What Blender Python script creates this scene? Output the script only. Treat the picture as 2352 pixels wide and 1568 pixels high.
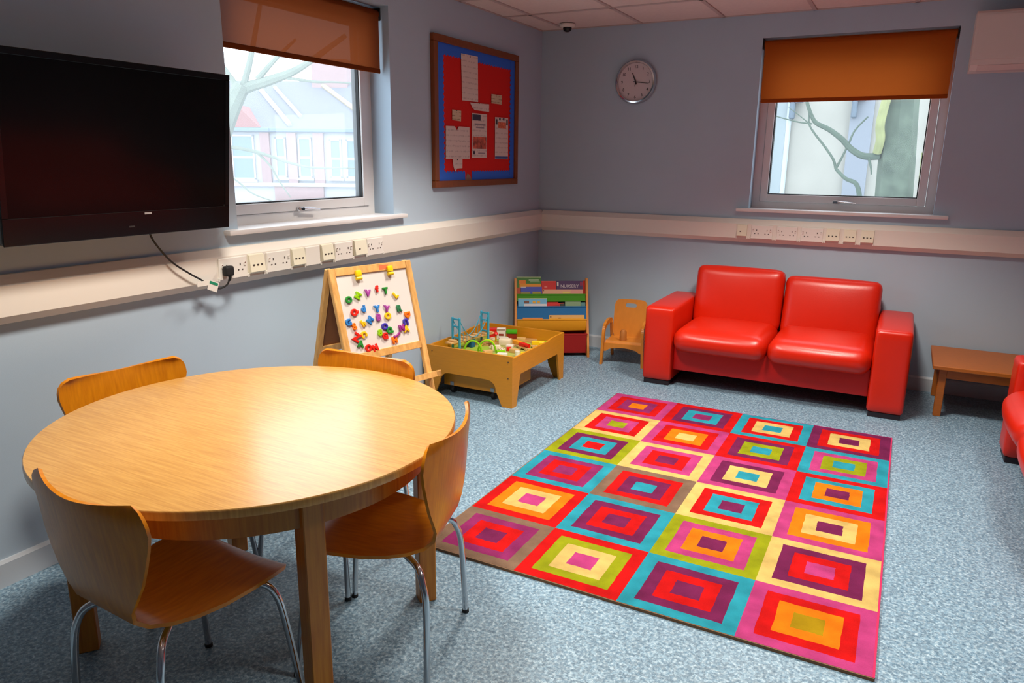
import bpy, bmesh, math, random
from mathutils import Vector, Matrix, Euler
random.seed(7)
PI = math.pi
S = bpy.context.scene
COL = S.collection
for o in list(bpy.data.objects):
    bpy.data.objects.remove(o)

# ------------------------------------------------------------------ camera, sky, exposure
cam_d = bpy.data.cameras.new('camera')
cam_d.sensor_width = 36.0
cam_d.lens = 36.0 * 1678.0 / 2352.0
cam_d.clip_start = 0.05
cam = bpy.data.objects.new('camera', cam_d)
COL.objects.link(cam)
cam.location = (2.8188, -5.8006, 1.5713)
cam.rotation_euler = (Matrix.Rotation(0.4868, 3, 'Z') @ Matrix.Rotation(PI / 2 - 0.2433, 3, 'X')
                      @ Matrix.Rotation(0.0108, 3, 'Z')).to_euler()
S.camera = cam

W = bpy.data.worlds.new('overcast_sky')
S.world = W
W.use_nodes = True
wn = W.node_tree.nodes
wn['Background'].inputs[0].default_value = (0.80, 0.91, 1.0, 1)
wn['Background'].inputs[1].default_value = 3.8

LAMP_POWER = 240.0
LAMP_COLOR = (1.0, 0.91, 0.80)
LAMP_CONE = math.radians(110)     # louvres cut the light off above this cone
LAMP_SOFT = 0.5

S.view_settings.view_transform = 'Standard'
S.view_settings.look = 'None'
S.view_settings.exposure = 0.0
S.view_settings.gamma = 1.0
S.view_settings.use_curve_mapping = False

# ------------------------------------------------------------------ materials
MATS = {}
def srgb(c):
    return tuple(((v / 255) / 12.92 if v / 255 <= .04045 else ((v / 255 + .055) / 1.055) ** 2.4) for v in c)

def mat(name, rgb, rough=.5, metal=0, spec=.5, var=0, scale=8, bump=0, bscale=60, coat=0, stretch=None, var2=None, coords='Object'):
    if name in MATS:
        return MATS[name]
    m = bpy.data.materials.new(name)
    m.use_nodes = True
    nt = m.node_tree
    b = nt.nodes['Principled BSDF']
    c = srgb(rgb)
    b.inputs['Base Color'].default_value = (*c, 1)
    b.inputs['Roughness'].default_value = rough
    b.inputs['Metallic'].default_value = metal
    b.inputs['Specular IOR Level'].default_value = spec
    b.inputs['Coat Weight'].default_value = coat
    b.inputs['Coat Roughness'].default_value = .24
    if var or bump:
        tc = nt.nodes.new('ShaderNodeTexCoord')
        mp = nt.nodes.new('ShaderNodeMapping')
        nt.links.new(tc.outputs[coords], mp.inputs[0])
        if stretch:
            mp.inputs['Scale'].default_value = stretch[:3]
            if len(stretch) > 3:
                mp.inputs['Rotation'].default_value = (0, 0, stretch[3])
    if var:
        n = nt.nodes.new('ShaderNodeTexNoise')
        n.inputs['Scale'].default_value = scale
        n.inputs['Detail'].default_value = 5
        nt.links.new(mp.outputs[0], n.inputs[0])
        r = nt.nodes.new('ShaderNodeValToRGB')
        d = c if var2 is None else srgb(var2)
        r.color_ramp.elements[0].position = .3
        r.color_ramp.elements[1].position = .7
        r.color_ramp.elements[0].color = (*[v * (1 - var) for v in d], 1)
        r.color_ramp.elements[1].color = (*[min(1, v * (1 + var)) for v in c], 1)
        nt.links.new(n.outputs[0], r.inputs[0])
        nt.links.new(r.outputs[0], b.inputs['Base Color'])
    if bump:
        n2 = nt.nodes.new('ShaderNodeTexNoise')
        n2.inputs['Scale'].default_value = bscale
        nt.links.new(mp.outputs[0], n2.inputs[0])
        bp = nt.nodes.new('ShaderNodeBump')
        bp.inputs['Strength'].default_value = bump
        bp.inputs['Distance'].default_value = .004
        nt.links.new(n2.outputs[0], bp.inputs['Height'])
        nt.links.new(bp.outputs[0], b.inputs['Normal'])
    MATS[name] = m
    return m

def floor_mat():
    m = bpy.data.materials.new('speckled_vinyl')
    m.use_nodes = True
    nt = m.node_tree
    b = nt.nodes['Principled BSDF']
    tc = nt.nodes.new('ShaderNodeTexCoord')
    v = nt.nodes.new('ShaderNodeTexVoronoi')
    v.inputs['Scale'].default_value = 105
    n = nt.nodes.new('ShaderNodeTexNoise')
    n.inputs['Scale'].default_value = 85
    n.inputs['Detail'].default_value = 6
    n.inputs['Roughness'].default_value = .75
    for x in (v, n):
        nt.links.new(tc.outputs['Object'], x.inputs[0])
    r = nt.nodes.new('ShaderNodeValToRGB')
    e = r.color_ramp.elements
    e[0].position = .36; e[0].color = (*srgb((76, 110, 134)), 1)
    e[1].position = .66; e[1].color = (*srgb((178, 198, 209)), 1)
    x = e.new(.5); x.color = (*srgb((120, 149, 168)), 1)
    nt.links.new(n.outputs[0], r.inputs[0])
    r2 = nt.nodes.new('ShaderNodeValToRGB')
    r2.color_ramp.elements[0].color = (.45, .5, .55, 1)
    r2.color_ramp.elements[1].color = (1.35, 1.35, 1.35, 1)
    r2.color_ramp.elements[0].position = .12
    r2.color_ramp.elements[1].position = .85
    sp = nt.nodes.new('ShaderNodeSeparateColor')
    nt.links.new(v.outputs['Color'], sp.inputs[0])
    nt.links.new(sp.outputs[0], r2.inputs[0])
    mx = nt.nodes.new('ShaderNodeMix')
    mx.data_type = 'RGBA'; mx.blend_type = 'MULTIPLY'
    mx.inputs[0].default_value = .55
    nt.links.new(r.outputs[0], mx.inputs[6])
    nt.links.new(r2.outputs[0], mx.inputs[7])
    nt.links.new(mx.outputs[2], b.inputs['Base Color'])
    b.inputs['Roughness'].default_value = .42
    b.inputs['Specular IOR Level'].default_value = .4
    return m

def glass_mat(name, glare_veil, tint=(1, 1, 1)):
    m = bpy.data.materials.new(name)
    m.use_nodes = True
    nt = m.node_tree
    nt.nodes.remove(nt.nodes['Principled BSDF'])
    out = nt.nodes['Material Output']
    tr = nt.nodes.new('ShaderNodeBsdfTransparent'); tr.inputs[0].default_value = (*tint, 1)
    tl = nt.nodes.new('ShaderNodeBsdfTranslucent'); tl.inputs[0].default_value = (.93, .97, 1, 1)
    gl = nt.nodes.new('ShaderNodeBsdfGlossy'); gl.inputs['Roughness'].default_value = .02
    m1 = nt.nodes.new('ShaderNodeMixShader'); m1.inputs[0].default_value = glare_veil  # milky translucent share imitates glare washing out the view behind the pane
    m2 = nt.nodes.new('ShaderNodeMixShader'); m2.inputs[0].default_value = .05
    nt.links.new(tr.outputs[0], m1.inputs[1]); nt.links.new(tl.outputs[0], m1.inputs[2])
    nt.links.new(m1.outputs[0], m2.inputs[1]); nt.links.new(gl.outputs[0], m2.inputs[2])
    nt.links.new(m2.outputs[0], out.inputs[0])
    return m

def blind_mat(name, rgb, trans, thru=0.0):
    m = bpy.data.materials.new(name)
    m.use_nodes = True
    nt = m.node_tree
    nt.nodes.remove(nt.nodes['Principled BSDF'])
    out = nt.nodes['Material Output']
    c = srgb(rgb)
    df = nt.nodes.new('ShaderNodeBsdfDiffuse'); df.inputs[0].default_value = (*c, 1)
    tl = nt.nodes.new('ShaderNodeBsdfTranslucent'); tl.inputs[0].default_value = (*c, 1)
    tp = nt.nodes.new('ShaderNodeBsdfTransparent')
    m1 = nt.nodes.new('ShaderNodeMixShader'); m1.inputs[0].default_value = trans
    m2 = nt.nodes.new('ShaderNodeMixShader'); m2.inputs[0].default_value = thru
    nt.links.new(df.outputs[0], m1.inputs[1]); nt.links.new(tl.outputs[0], m1.inputs[2])
    nt.links.new(m1.outputs[0], m2.inputs[1]); nt.links.new(tp.outputs[0], m2.inputs[2])
    nt.links.new(m2.outputs[0], out.inputs[0])
    return m

def lined_mat(name, rgb, ink, lines):
    # printed paper: faint rows of small print
    m = bpy.data.materials.new(name)
    m.use_nodes = True
    nt = m.node_tree
    b = nt.nodes['Principled BSDF']
    b.inputs['Roughness'].default_value = .7
    tc = nt.nodes.new('ShaderNodeTexCoord')
    w = nt.nodes.new('ShaderNodeTexWave')
    w.bands_direction = 'Z'
    w.inputs['Scale'].default_value = lines
    w.inputs['Distortion'].default_value = .0
    n = nt.nodes.new('ShaderNodeTexNoise'); n.inputs['Scale'].default_value = 45
    nt.links.new(tc.outputs['Object'], w.inputs[0]); nt.links.new(tc.outputs['Object'], n.inputs[0])
    mt = nt.nodes.new('ShaderNodeMath'); mt.operation = 'MULTIPLY'
    nt.links.new(w.outputs['Fac'], mt.inputs[0]); nt.links.new(n.outputs[0], mt.inputs[1])
    r = nt.nodes.new('ShaderNodeValToRGB')
    r.color_ramp.elements[0].position = .38; r.color_ramp.elements[0].color = (*srgb(rgb), 1)
    r.color_ramp.elements[1].position = .55; r.color_ramp.elements[1].color = (*srgb(ink), 1)
    nt.links.new(mt.outputs[0], r.inputs[0])
    nt.links.new(r.outputs[0], b.inputs['Base Color'])
    return m

M_wall = mat('pale_blue_wall_paint', (177, 196, 212), .85, var=.015, scale=3, bump=.05, bscale=300)
M_skirt = mat('skirting_paint', (196, 204, 212), .45)
M_white = mat('white_plastic', (232, 228, 220), .35)
M_trunk = mat('trunking_plastic', (233, 227, 217), .38)
M_frame = mat('window_frame_white', (226, 224, 224), .4)
M_sock = mat('socket_white', (236, 232, 224), .3)
M_data = mat('data_outlet_cream', (234, 228, 205), .35)
M_hole = mat('socket_hole', (62, 52, 48), .6)
M_tile = mat('ceiling_tile_board', (226, 212, 206), .9, var=.03, scale=40, bump=.15, bscale=200)
M_tbar = mat('ceiling_bar', (196, 180, 176), .5)
M_black = mat('black_plastic', (14, 14, 15), .35)
M_screen = mat('screen_glass', (9, 8, 9), .14, spec=.22)
M_rubber = mat('black_rubber', (22, 22, 24), .7)
M_chrome = mat('chrome', (205, 205, 208), .12, metal=1)
M_steel = mat('grey_steel', (150, 155, 160), .35, metal=.8)
M_table = mat('oak_veneer', (220, 168, 88), .42, spec=.5, coat=1.0, var=.06, scale=3.0, stretch=(3, 60, 3, -math.radians(20)), var2=(206, 148, 70), bump=.03, bscale=12)
M_tleg = mat('oak_leg', (184, 122, 38), .4, var=.08, scale=3, stretch=(30, 30, 2), var2=(170, 100, 28))
M_shell = mat('lacquered_beech', (220, 138, 16), .32, var=.05, scale=3, stretch=(30, 4, 4), var2=(208, 122, 10), coat=.15)
M_play = mat('play_table_board', (208, 136, 20), .45, var=.05, scale=3, stretch=(4, 4, 30))
M_pine = mat('pine', (226, 176, 104), .5, var=.08, scale=4, stretch=(12, 12, 3), var2=(212, 156, 84))
M_rackw = mat('rack_beech', (214, 136, 58), .45, var=.06, scale=4, stretch=(10, 10, 2))
M_kid = mat('child_chair_beech', (206, 128, 40), .42, var=.05, scale=4, stretch=(8, 8, 3))
M_side = mat('side_table_teak', (178, 98, 26), .42, var=.08, scale=4, stretch=(4, 30, 30))
M_red = mat('red_leather', (206, 32, 3), .34, spec=.5, var=.04, scale=3, bump=.08, bscale=180)
M_redd = mat('red_leather_base', (190, 12, 4), .42, spec=.45, bump=.08, bscale=180)
M_foot = mat('dark_plinth', (32, 20, 30), .5)
M_board = mat('whiteboard_enamel', (226, 220, 214), .25)
M_hard = mat('brown_hardboard', (120, 72, 32), .7, var=.08, scale=20)
M_wframe = mat('notice_frame_wood', (126, 62, 14), .45, var=.1, scale=4, stretch=(20, 20, 3))

def colm(name, rgb, rough=.4, **k):
    return mat(name, rgb, rough, **k)

# ------------------------------------------------------------------ mesh helpers
class MB:
    def __init__(s):
        s.v = []; s.f = []; s.m = []; s.mats = []
    def mi(s, m):
        if m not in s.mats: s.mats.append(m)
        return s.mats.index(m)
    def add(s, vs, fs, m, mtx=None):
        k = len(s.v); i = s.mi(m)
        for p in vs:
            p = Vector(p)
            s.v.append(mtx @ p if mtx is not None else p)
        for f in fs:
            s.f.append([a + k for a in f]); s.m.append(i)
        return s
    def box(s, c, d, m, mtx=None, bev=0, seg=1, taper=None):
        bm = bmesh.new()
        bmesh.ops.create_cube(bm, size=1)
        for v in bm.verts:
            v.co = Vector((v.co.x * d[0], v.co.y * d[1], v.co.z * d[2]))
            if taper and v.co.z < 0:
                v.co.x *= taper; v.co.y *= taper
        if bev:
            bmesh.ops.bevel(bm, geom=bm.edges[:], offset=bev, segments=seg, profile=.6, affect='EDGES')
        bm.verts.index_update()
        vs = [v.co + Vector(c) for v in bm.verts]
        fs = [[v.index for v in f.verts] for f in bm.faces]
        bm.free()
        return s.add(vs, fs, m, mtx)
    def lohi(s, lo, hi, m, bev=0, seg=1, mtx=None):
        c = [(a + b) / 2 for a, b in zip(lo, hi)]; d = [abs(b - a) for a, b in zip(lo, hi)]
        return s.box(c, d, m, mtx, bev, seg)
    def prism(s, poly, d0, d1, m, axis='y', mtx=None):
        # poly in two coordinates, extruded along axis from d0 to d1
        def P(a, b, d):
            return {'x': (d, a, b), 'y': (a, d, b), 'z': (a, b, d)}[axis]
        n = len(poly)
        vs = [P(a, b, d0) for a, b in poly] + [P(a, b, d1) for a, b in poly]
        fs = [list(range(n)), list(range(2 * n - 1, n - 1, -1))]
        for i in range(n):
            j = (i + 1) % n
            fs.append([j, i, i + n, j + n])
        return s.add(vs, fs, m, mtx)
    def tube(s, pts, r, m, n=10, closed=False, mtx=None):
        pts = [Vector(p) for p in pts]
        N = len(pts)
        rs = r if isinstance(r, (list, tuple)) else [r] * N
        vs = []; fs = []
        prev = None
        for i, p in enumerate(pts):
            if closed:
                t = pts[(i + 1) % N] - pts[i - 1]
            else:
                t = pts[min(i + 1, N - 1)] - pts[max(i - 1, 0)]
            t.normalize()
            if prev is None:
                a = Vector((0, 0, 1)) if abs(t.z) < .9 else Vector((1, 0, 0))
                u = t.cross(a).normalized()
            else:
                u = (prev - t * prev.dot(t)).normalized()
            prev = u
            w = t.cross(u)
            for k in range(n):
                an = 2 * PI * k / n
                vs.append(p + (u * math.cos(an) + w * math.sin(an)) * rs[i])
        L = N if closed else N - 1
        for i in range(L):
            for k in range(n):
                a = i * n + k; b = i * n + (k + 1) % n
                c = ((i + 1) % N) * n + (k + 1) % n; d = ((i + 1) % N) * n + k
                fs.append([a, b, c, d])
        if not closed:
            fs.append(list(range(n - 1, -1, -1)))
            fs.append([(N - 1) * n + k for k in range(n)])
        return s.add(vs, fs, m, mtx)
    def lathe(s, prof, m, n=32, mtx=None, cap=True):
        # prof: (radius, height) pairs around z
        vs = []; fs = []
        for r, h in prof:
            for k in range(n):
                a = 2 * PI * k / n
                vs.append((r * math.cos(a), r * math.sin(a), h))
        for i in range(len(prof) - 1):
            for k in range(n):
                fs.append([i * n + k, i * n + (k + 1) % n, (i + 1) * n + (k + 1) % n, (i + 1) * n + k])
        if cap:
            fs.append(list(range(n - 1, -1, -1)))
            fs.append([(len(prof) - 1) * n + k for k in range(n)])
        return s.add(vs, fs, m, mtx)
    def build(s, name, parent=None, smooth=False, label=None, cat=None, group=None, kind=None, loc=None, rot=None):
        me = bpy.data.meshes.new(name)
        me.from_pydata([tuple(v) for v in s.v], [], s.f)
        for m in s.mats: me.materials.append(m)
        me.polygons.foreach_set('material_index', s.m)
        bm = bmesh.new(); bm.from_mesh(me)
        bmesh.ops.recalc_face_normals(bm, faces=bm.faces[:])
        bm.to_mesh(me); bm.free()
        if smooth:
            me.polygons.foreach_set('use_smooth', [True] * len(me.polygons))
            me.set_sharp_from_angle(angle=math.radians(42 if smooth is True else smooth))
        me.update()
        o = bpy.data.objects.new(name, me)
        COL.objects.link(o)
        o.parent = parent
        if loc: o.location = loc
        if rot: o.rotation_euler = rot
        tag(o, label, cat, group, kind)
        return o

def tag(o, label=None, cat=None, group=None, kind=None):
    if label: o['label'] = label
    if cat: o['category'] = cat
    if group: o['group'] = group
    if kind: o['kind'] = kind
    return o

def empty(name, loc=(0, 0, 0), rz=0, label=None, cat=None, group=None):
    o = bpy.data.objects.new(name, None)
    COL.objects.link(o)
    o.location = loc; o.rotation_euler = (0, 0, rz)
    o.empty_display_size = .1
    return tag(o, label, cat, group)

def copy_tree(o, parent=None):
    c = o.copy(); COL.objects.link(c); c.parent = parent
    for ch in list(o.children): copy_tree(ch, c)
    return c

def puff(size, r, bulge=(0, 0, 0, 0, 0, 0), n=14):
    """rounded box with bulged faces: size, edge radius, bulge of -x +x -y +y -z +z faces"""
    bm = bmesh.new()
    bmesh.ops.create_cube(bm, size=2)
    bmesh.ops.subdivide_edges(bm, edges=bm.edges[:], cuts=n, use_grid_fill=True)
    h = Vector(size) / 2
    bm.verts.index_update()
    vs = []
    for v in bm.verts:
        u = v.co.copy()
        # concentrate samples towards edges
        q = Vector([math.copysign(1 - (1 - abs(a)) ** 1.5, a) for a in u])
        p = Vector((q.x * h.x, q.y * h.y, q.z * h.z))
        inner = Vector([max(-(h[i] - r), min(h[i] - r, p[i])) for i in range(3)])
        d = p - inner
        if d.length > 1e-9:
            # map the cube corner shell onto a ball of radius r
            mx = max(abs(d.x), abs(d.y), abs(d.z))
            p = inner + d.normalized() * mx
        f = lambda a: max(0, 1 - a * a)
        for ax in range(3):
            o1, o2 = [k for k in range(3) if k != ax]
            w = (f(p[o1] / h[o1]) * f(p[o2] / h[o2])) ** .6
            t = p[ax] / h[ax]
            if t < 0: p[ax] -= bulge[2 * ax] * w * (-t) ** 2
            else: p[ax] += bulge[2 * ax + 1] * w * t ** 2
        vs.append(p)
    fs = [[v.index for v in f.verts] for f in bm.faces]
    bm.free()
    return vs, fs

def text_mesh(txt, size, ext, bevel=0, fat=0):
    cu = bpy.data.curves.new('lettering', 'FONT')
    cu.body = txt; cu.size = size; cu.extrude = ext; cu.align_x = 'CENTER'; cu.align_y = 'CENTER'
    cu.bevel_depth = bevel; cu.resolution_u = 3; cu.offset = fat
    o = bpy.data.objects.new('lettering', cu)
    COL.objects.link(o)
    dg = bpy.context.evaluated_depsgraph_get()
    dg.update()
    me = bpy.data.meshes.new_from_object(o.evaluated_get(dg))
    bpy.data.objects.remove(o)
    bpy.data.curves.remove(cu)
    return me

def put_text(txt, size, ext, m, name, parent=None, mtx=None, bevel=0, fat=0):
    me = text_mesh(txt, size, ext, bevel, fat)
    me.materials.clear(); me.materials.append(m)
    o = bpy.data.objects.new(name, me)
    COL.objects.link(o)
    o.parent = parent
    if mtx is not None: o.matrix_local = mtx
    return o

def basis(o, x, y, z):
    m = Matrix.Identity(4)
    for i, a in enumerate((x, y, z)):
        a = Vector(a)
        for k in range(3): m[k][i] = a[k]
    for k in range(3): m[k][3] = o[k]
    return m

def superell(a, b, n, e, cx=0, cy=0):
    return [(cx + a * math.copysign(abs(math.cos(t)) ** (2 / e), math.cos(t)), cy + b * math.copysign(abs(math.sin(t)) ** (2 / e), math.sin(t)))
            for t in [2 * PI * k / n for k in range(n)]]

# ------------------------------------------------------------------ room shell
XE, YS, H = 5.6, -7.4, 2.6
MB().lohi((-.22, YS - .2, -.12), (XE + .2, .25, 0), floor_mat()).build('floor', kind='structure')
LW = (-3.30, -2.07, 1.225, 2.44)     # left window opening: y0 y1 z0 z1
RW = (1.763, 2.987, 1.225, 2.44)     # back window opening: x0 x1 z0 z1
w = MB()
for lo, hi in (((-.22, YS, 0), (0, LW[0], H + .1)), ((-.22, LW[1], 0), (0, .22, H + .1)),
               ((-.22, LW[0], 0), (0, LW[1], LW[2])), ((-.22, LW[0], LW[3]), (0, LW[1], H + .1))):
    w.lohi(lo, hi, M_wall)
w.build('wall_left', kind='structure')
w = MB()
for lo, hi in (((0, 0, 0), (RW[0], .22, H + .1)), ((RW[1], 0, 0), (XE, .22, H + .1)),
               ((RW[0], 0, 0), (RW[1], .22, RW[2])), ((RW[0], 0, RW[3]), (RW[1], .22, H + .1))):
    w.lohi(lo, hi, M_wall)
w.build('wall_back', kind='structure')
MB().lohi((XE, YS, 0), (XE + .2, .22, H + .1), M_wall).build('wall_right', kind='structure')
MB().lohi((-.22, YS - .2, 0), (XE + .2, YS, H + .1), M_wall).build('wall_front', kind='structure')

# ceiling: slab, bars of the grid, tiles laid in it
ceil = MB().lohi((-.22, YS - .2, H + .06), (XE + .2, .22, H + .1), M_tile).build('ceiling', kind='structure')
GX = [0] + [.22 + .625 * k for k in range(9)] + [XE]
GY = [0] + [-.66 - .625 * k for k in range(11)] + [YS]
g = MB()
for x in GX: g.lohi((x - .013, YS, H - .002), (x + .013, 0, H + .02), M_tbar)
for y in GY: g.lohi((0, y - .013, H - .002), (XE, y + .013, H + .02), M_tbar)
g.build('ceiling_grid', ceil)
LAMPS = [(1, 3), (3, 2), (1, 6), (5, 5)]
LAMP_WHERE = ['before the notice board wall', 'before the red sofa', 'over the round table', 'over the right edge of the rug']
shared = {}
for i in range(len(GX) - 1):
    for j in range(len(GY) - 1):
        if (i + 0, j) in [(a + 1, b) for a, b in LAMPS]:
            continue
        x0, x1, y0, y1 = GX[i], GX[i + 1], GY[j + 1], GY[j]
        k = (round(x1 - x0, 3), round(y1 - y0, 3))
        cen = ((x0 + x1) / 2, (y0 + y1) / 2, H + .012)
        if k not in shared:
            shared[k] = MB().box((0, 0, 0), (k[0] - .026, k[1] - .026, .016), M_tile, bev=.003).build('ceiling_tile', ceil, loc=cen)
        else:
            c = shared[k].copy(); COL.objects.link(c); c.parent = ceil; c.location = cen

# recessed louvred lamps in the ceiling grid (above and behind the picture)
M_louv = mat('louvre_metal', (220, 218, 210), .2, metal=1)
for n_, (a, b) in enumerate(LAMPS):
    x0, x1, y0, y1 = GX[a + 1], GX[a + 2], GY[b + 1], GY[b]
    cx, cy = (x0 + x1) / 2, (y0 + y1) / 2
    t = empty('ceiling_light', (cx, cy, H), 0,
              'square recessed ceiling light ' + LAMP_WHERE[n_] + ', outside the picture', 'ceiling light', 'recessed ceiling lights')
    fr = MB()
    for sx, sy, lx, ly in ((0, .29, .6, .03), (0, -.29, .6, .03), (.29, 0, .03, .6), (-.29, 0, .03, .6)):
        fr.box((sx, sy, .012), (lx, ly, .03), M_white)
    fr.box((0, 0, .05), (.6, .6, .01), M_white)
    fr.build('housing', t)
    ld = bpy.data.lights.new('lamp', 'SPOT')
    ld.energy = LAMP_POWER; ld.color = LAMP_COLOR
    ld.spot_size = LAMP_CONE; ld.spot_blend = LAMP_SOFT; ld.shadow_soft_size = .2
    lo = bpy.data.objects.new('lamp', ld); COL.objects.link(lo)
    lo.parent = t; lo.location = (0, 0, -.004)

# skirting boards
sk = MB().prism([(0, 0), (.016, 0), (.016, .092), (.009, .104), (0, .104)], YS, 0, M_skirt, 'y')
sk.build('baseboard_left', kind='structure')
sk = MB().prism([(0, 0), (-.016, 0), (-.016, .092), (-.009, .104), (0, .104)], .016, XE, M_skirt, 'x')
sk.build('baseboard_back', kind='structure')

# dado trunking
TP = [(0, .982), (.028, .984), (.055, 1.014), (.055, 1.122), (.022, 1.157), (0, 1.157)]
MB().prism(TP, YS, 0, M_trunk, 'y').build('trim_1', kind='structure')
MB().prism([(-a, b) for a, b in TP], .05, XE, M_trunk, 'x').build('trim_2', kind='structure')

# ------------------------------------------------------------------ windows
def make_window(name, mtx, w_, z0, z1, handle_u, glare_veil, gasket_dark):
    """local: u along the wall 0..w_, v outwards (frame inner face at v=0), z up"""
    fr = MB()
    fw = .055
    for lo, hi in (((0, 0, z0), (fw, .07, z1)), ((w_ - fw, 0, z0), (w_, .07, z1)),
                   ((fw, 0, z0), (w_ - fw, .07, z0 + fw * .9)), ((fw, 0, z1 - fw), (w_ - fw, .07, z1))):
        fr.lohi(lo, hi, M_frame, mtx=mtx)
    root = fr.build(name, kind='structure')
    sa = MB()
    a0, a1, b0, b1 = fw + .003, w_ - fw - .003, z0 + fw * .9 + .003, z1 - fw - .003
    sw = .052
    for lo, hi in (((a0, -.012, b0), (a0 + sw, .055, b1)), ((a1 - sw, -.012, b0), (a1, .055, b1)),
                   ((a0 + sw, -.012, b0), (a1 - sw, .055, b0 + sw)), ((a0 + sw, -.012, b1 - sw), (a1 - sw, .055, b1))):
        sa.lohi(lo, hi, M_frame, bev=.003, mtx=mtx)
    sa.build('sash', root)
    gk = MB()
    p0, p1, q0, q1 = a0 + sw, a1 - sw, b0 + sw, b1 - sw
    gw = .006
    for lo, hi in (((p0, 0, q0), (p0 + gw, .05, q1)), ((p1 - gw, 0, q0), (p1, .05, q1)),
                   ((p0, 0, q0), (p1, .05, q0 + gw)), ((p0, 0, q1 - gw), (p1, .05, q1))):
        gk.lohi(lo, hi, M_rubber, mtx=mtx)
    gk.build('gasket', root)
    MB().add([(p0, .022, q0), (p1, .022, q0), (p1, .022, q1), (p0, .022, q1)], [[0, 1, 2, 3]], glass_mat(name + '_glass', glare_veil), mtx).build('pane', root)
    h = MB()
    h.box((handle_u - .04, -.022, z0 + .062), (.05, .018, .022), M_chrome, mtx, bev=.004)
    h.tube([(handle_u - .03, -.036, z0 + .064), (handle_u + .03, -.04, z0 + .062), (handle_u + .09, -.04, z0 + .056)], [.009, .007, .006], M_chrome, mtx=mtx)
    h.build('handle', root, smooth=True)
    return root

m1 = Matrix(((0, -1, 0, -.15), (1, 0, 0, LW[0]), (0, 0, 1, 0), (0, 0, 0, 1)))
w1 = make_window('window_1', m1, LW[1] - LW[0], 1.235, LW[3], .60, .15, True)
MB().lohi((-.16, LW[0] - .085, 1.212), (.045, LW[1] + .09, 1.237), M_frame, bev=.008, seg=2).build('window_sill', w1, smooth=True)
m2 = Matrix(((1, 0, 0, RW[0]), (0, 1, 0, .115), (0, 0, 1, 0), (0, 0, 0, 1)))
w2 = make_window('window_2', m2, RW[1] - RW[0], 1.235, RW[3], .64, .07, False)
MB().lohi((RW[0] - .085, -.045, 1.212), (RW[1] + .09, .125, 1.237), M_frame, bev=.008, seg=2).build('window_sill', w2, smooth=True)

# roller blinds
def make_blind(mtx, w_, ztop, zbot, m_fab, label):
    t = empty('roller_blind', (0, 0, 0), 0, label, 'blind')
    MB().tube([mtx @ Vector((.012, 0, ztop)), mtx @ Vector((w_ - .012, 0, ztop))], .026, m_fab, 20).build('roller', t, smooth=True)
    nx, nz = 24, 8
    vs = [mtx @ Vector((.018 + (w_ - .036) * i / nx, -.026 + .0015 * math.sin(i * .9), ztop - (ztop - zbot) * j / nz)) for j in range(nz + 1) for i in range(nx + 1)]
    fs = [[j * (nx + 1) + i, j * (nx + 1) + i + 1, (j + 1) * (nx + 1) + i + 1, (j + 1) * (nx + 1) + i] for j in range(nz) for i in range(nx)]
    MB().add(vs, fs, m_fab).build('fabric', t, smooth=True)
    MB().lohi((.018, -.031, zbot - .004), (w_ - .018, -.021, zbot + .022), m_fab, mtx=mtx, bev=.003).build('bottom_bar', t)
    for u in (.006, w_ - .006):
        MB().lohi((u - .005, -.03, ztop - .035), (u + .005, .03, ztop + .035), M_black, mtx=mtx, bev=.003).build('bracket', t)
    return t
mb1 = Matrix(((0, -1, 0, -.085), (1, 0, 0, LW[0]), (0, 0, 1, 0), (0, 0, 0, 1)))
make_blind(mb1, LW[1] - LW[0], 2.395, 2.068, blind_mat('brown_blind_fabric', (134, 68, 34), .32, .008), 'brown roller blind half down over the left window beside the television')
mb2 = Matrix(((1, 0, 0, RW[0]), (0, 1, 0, .035), (0, 0, 1, 0), (0, 0, 0, 1)))
make_blind(mb2, RW[1] - RW[0], 2.40, 2.0, blind_mat('orange_blind_fabric', (186, 92, 34), .38, 0), 'orange roller blind pulled down over the window above the red sofa')

# ------------------------------------------------------------------ outlets on the trunking
def outlet(kind, mtx, w_, label, plug=False):
    """local: u centre 0, v out of the face, z up with 0 at the middle of the trunking face"""
    cat = 'socket'
    name = {'d': 'double_socket', 'n': 'data_outlet', 'b': 'blank_plate', 's': 'data_outlet'}[kind]
    h = .1
    o = MB()
    if kind in 'db':
        o.box((0, .004, -.002), (w_ - .008, .010, h), M_sock, mtx, bev=.003)
    else:
        z0, z1 = -.036, .048
        a = w_ / 2 - .004
        o.prism([(0, -.03), (.006, -.044), (.022, -.034), (.012, .046), (0, .05)], -a, a, M_data, 'x', mtx)
    root = o.build(name, label=label, cat=cat, group=None)
    if kind == 'd':
        for s in (-1, 1):
            c = s * w_ * .23
            MB().box((c, .0095, .012), (.005, .002, .010), M_hole, mtx).build('pin_slot', root)
            for q in (-1, 1):
                MB().box((c + q * .012, .0095, -.014), (.008, .002, .005), M_hole, mtx).build('pin_slot', root)
        for s in (-1, 1):
            MB().box((s * w_ * .385, .011, .012), (.009, .006, .018), M_sock, mtx, bev=.0015).build('switch', root)
            MB().box((s * w_ * .385, .0145, .018), (.006, .0012, .004), mat('switch_red', (120, 70, 62), .5), mtx).build('switch_mark', root)
    elif kind in 'ns':
        for s in ((-.6, 0, .6) if kind == 'n' else (-.3,)):
            MB().box((s * w_ * .42, .0185, -.002), (.010, .004, .007), M_hole, mtx).build('jack', root)
    for s in (-1, 1):
        MB().box((s * (w_ / 2 - .001), .004, -.048), (.007, .012, .018), M_sock, mtx, bev=.002).build('end_clip', root)
    return root

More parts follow.
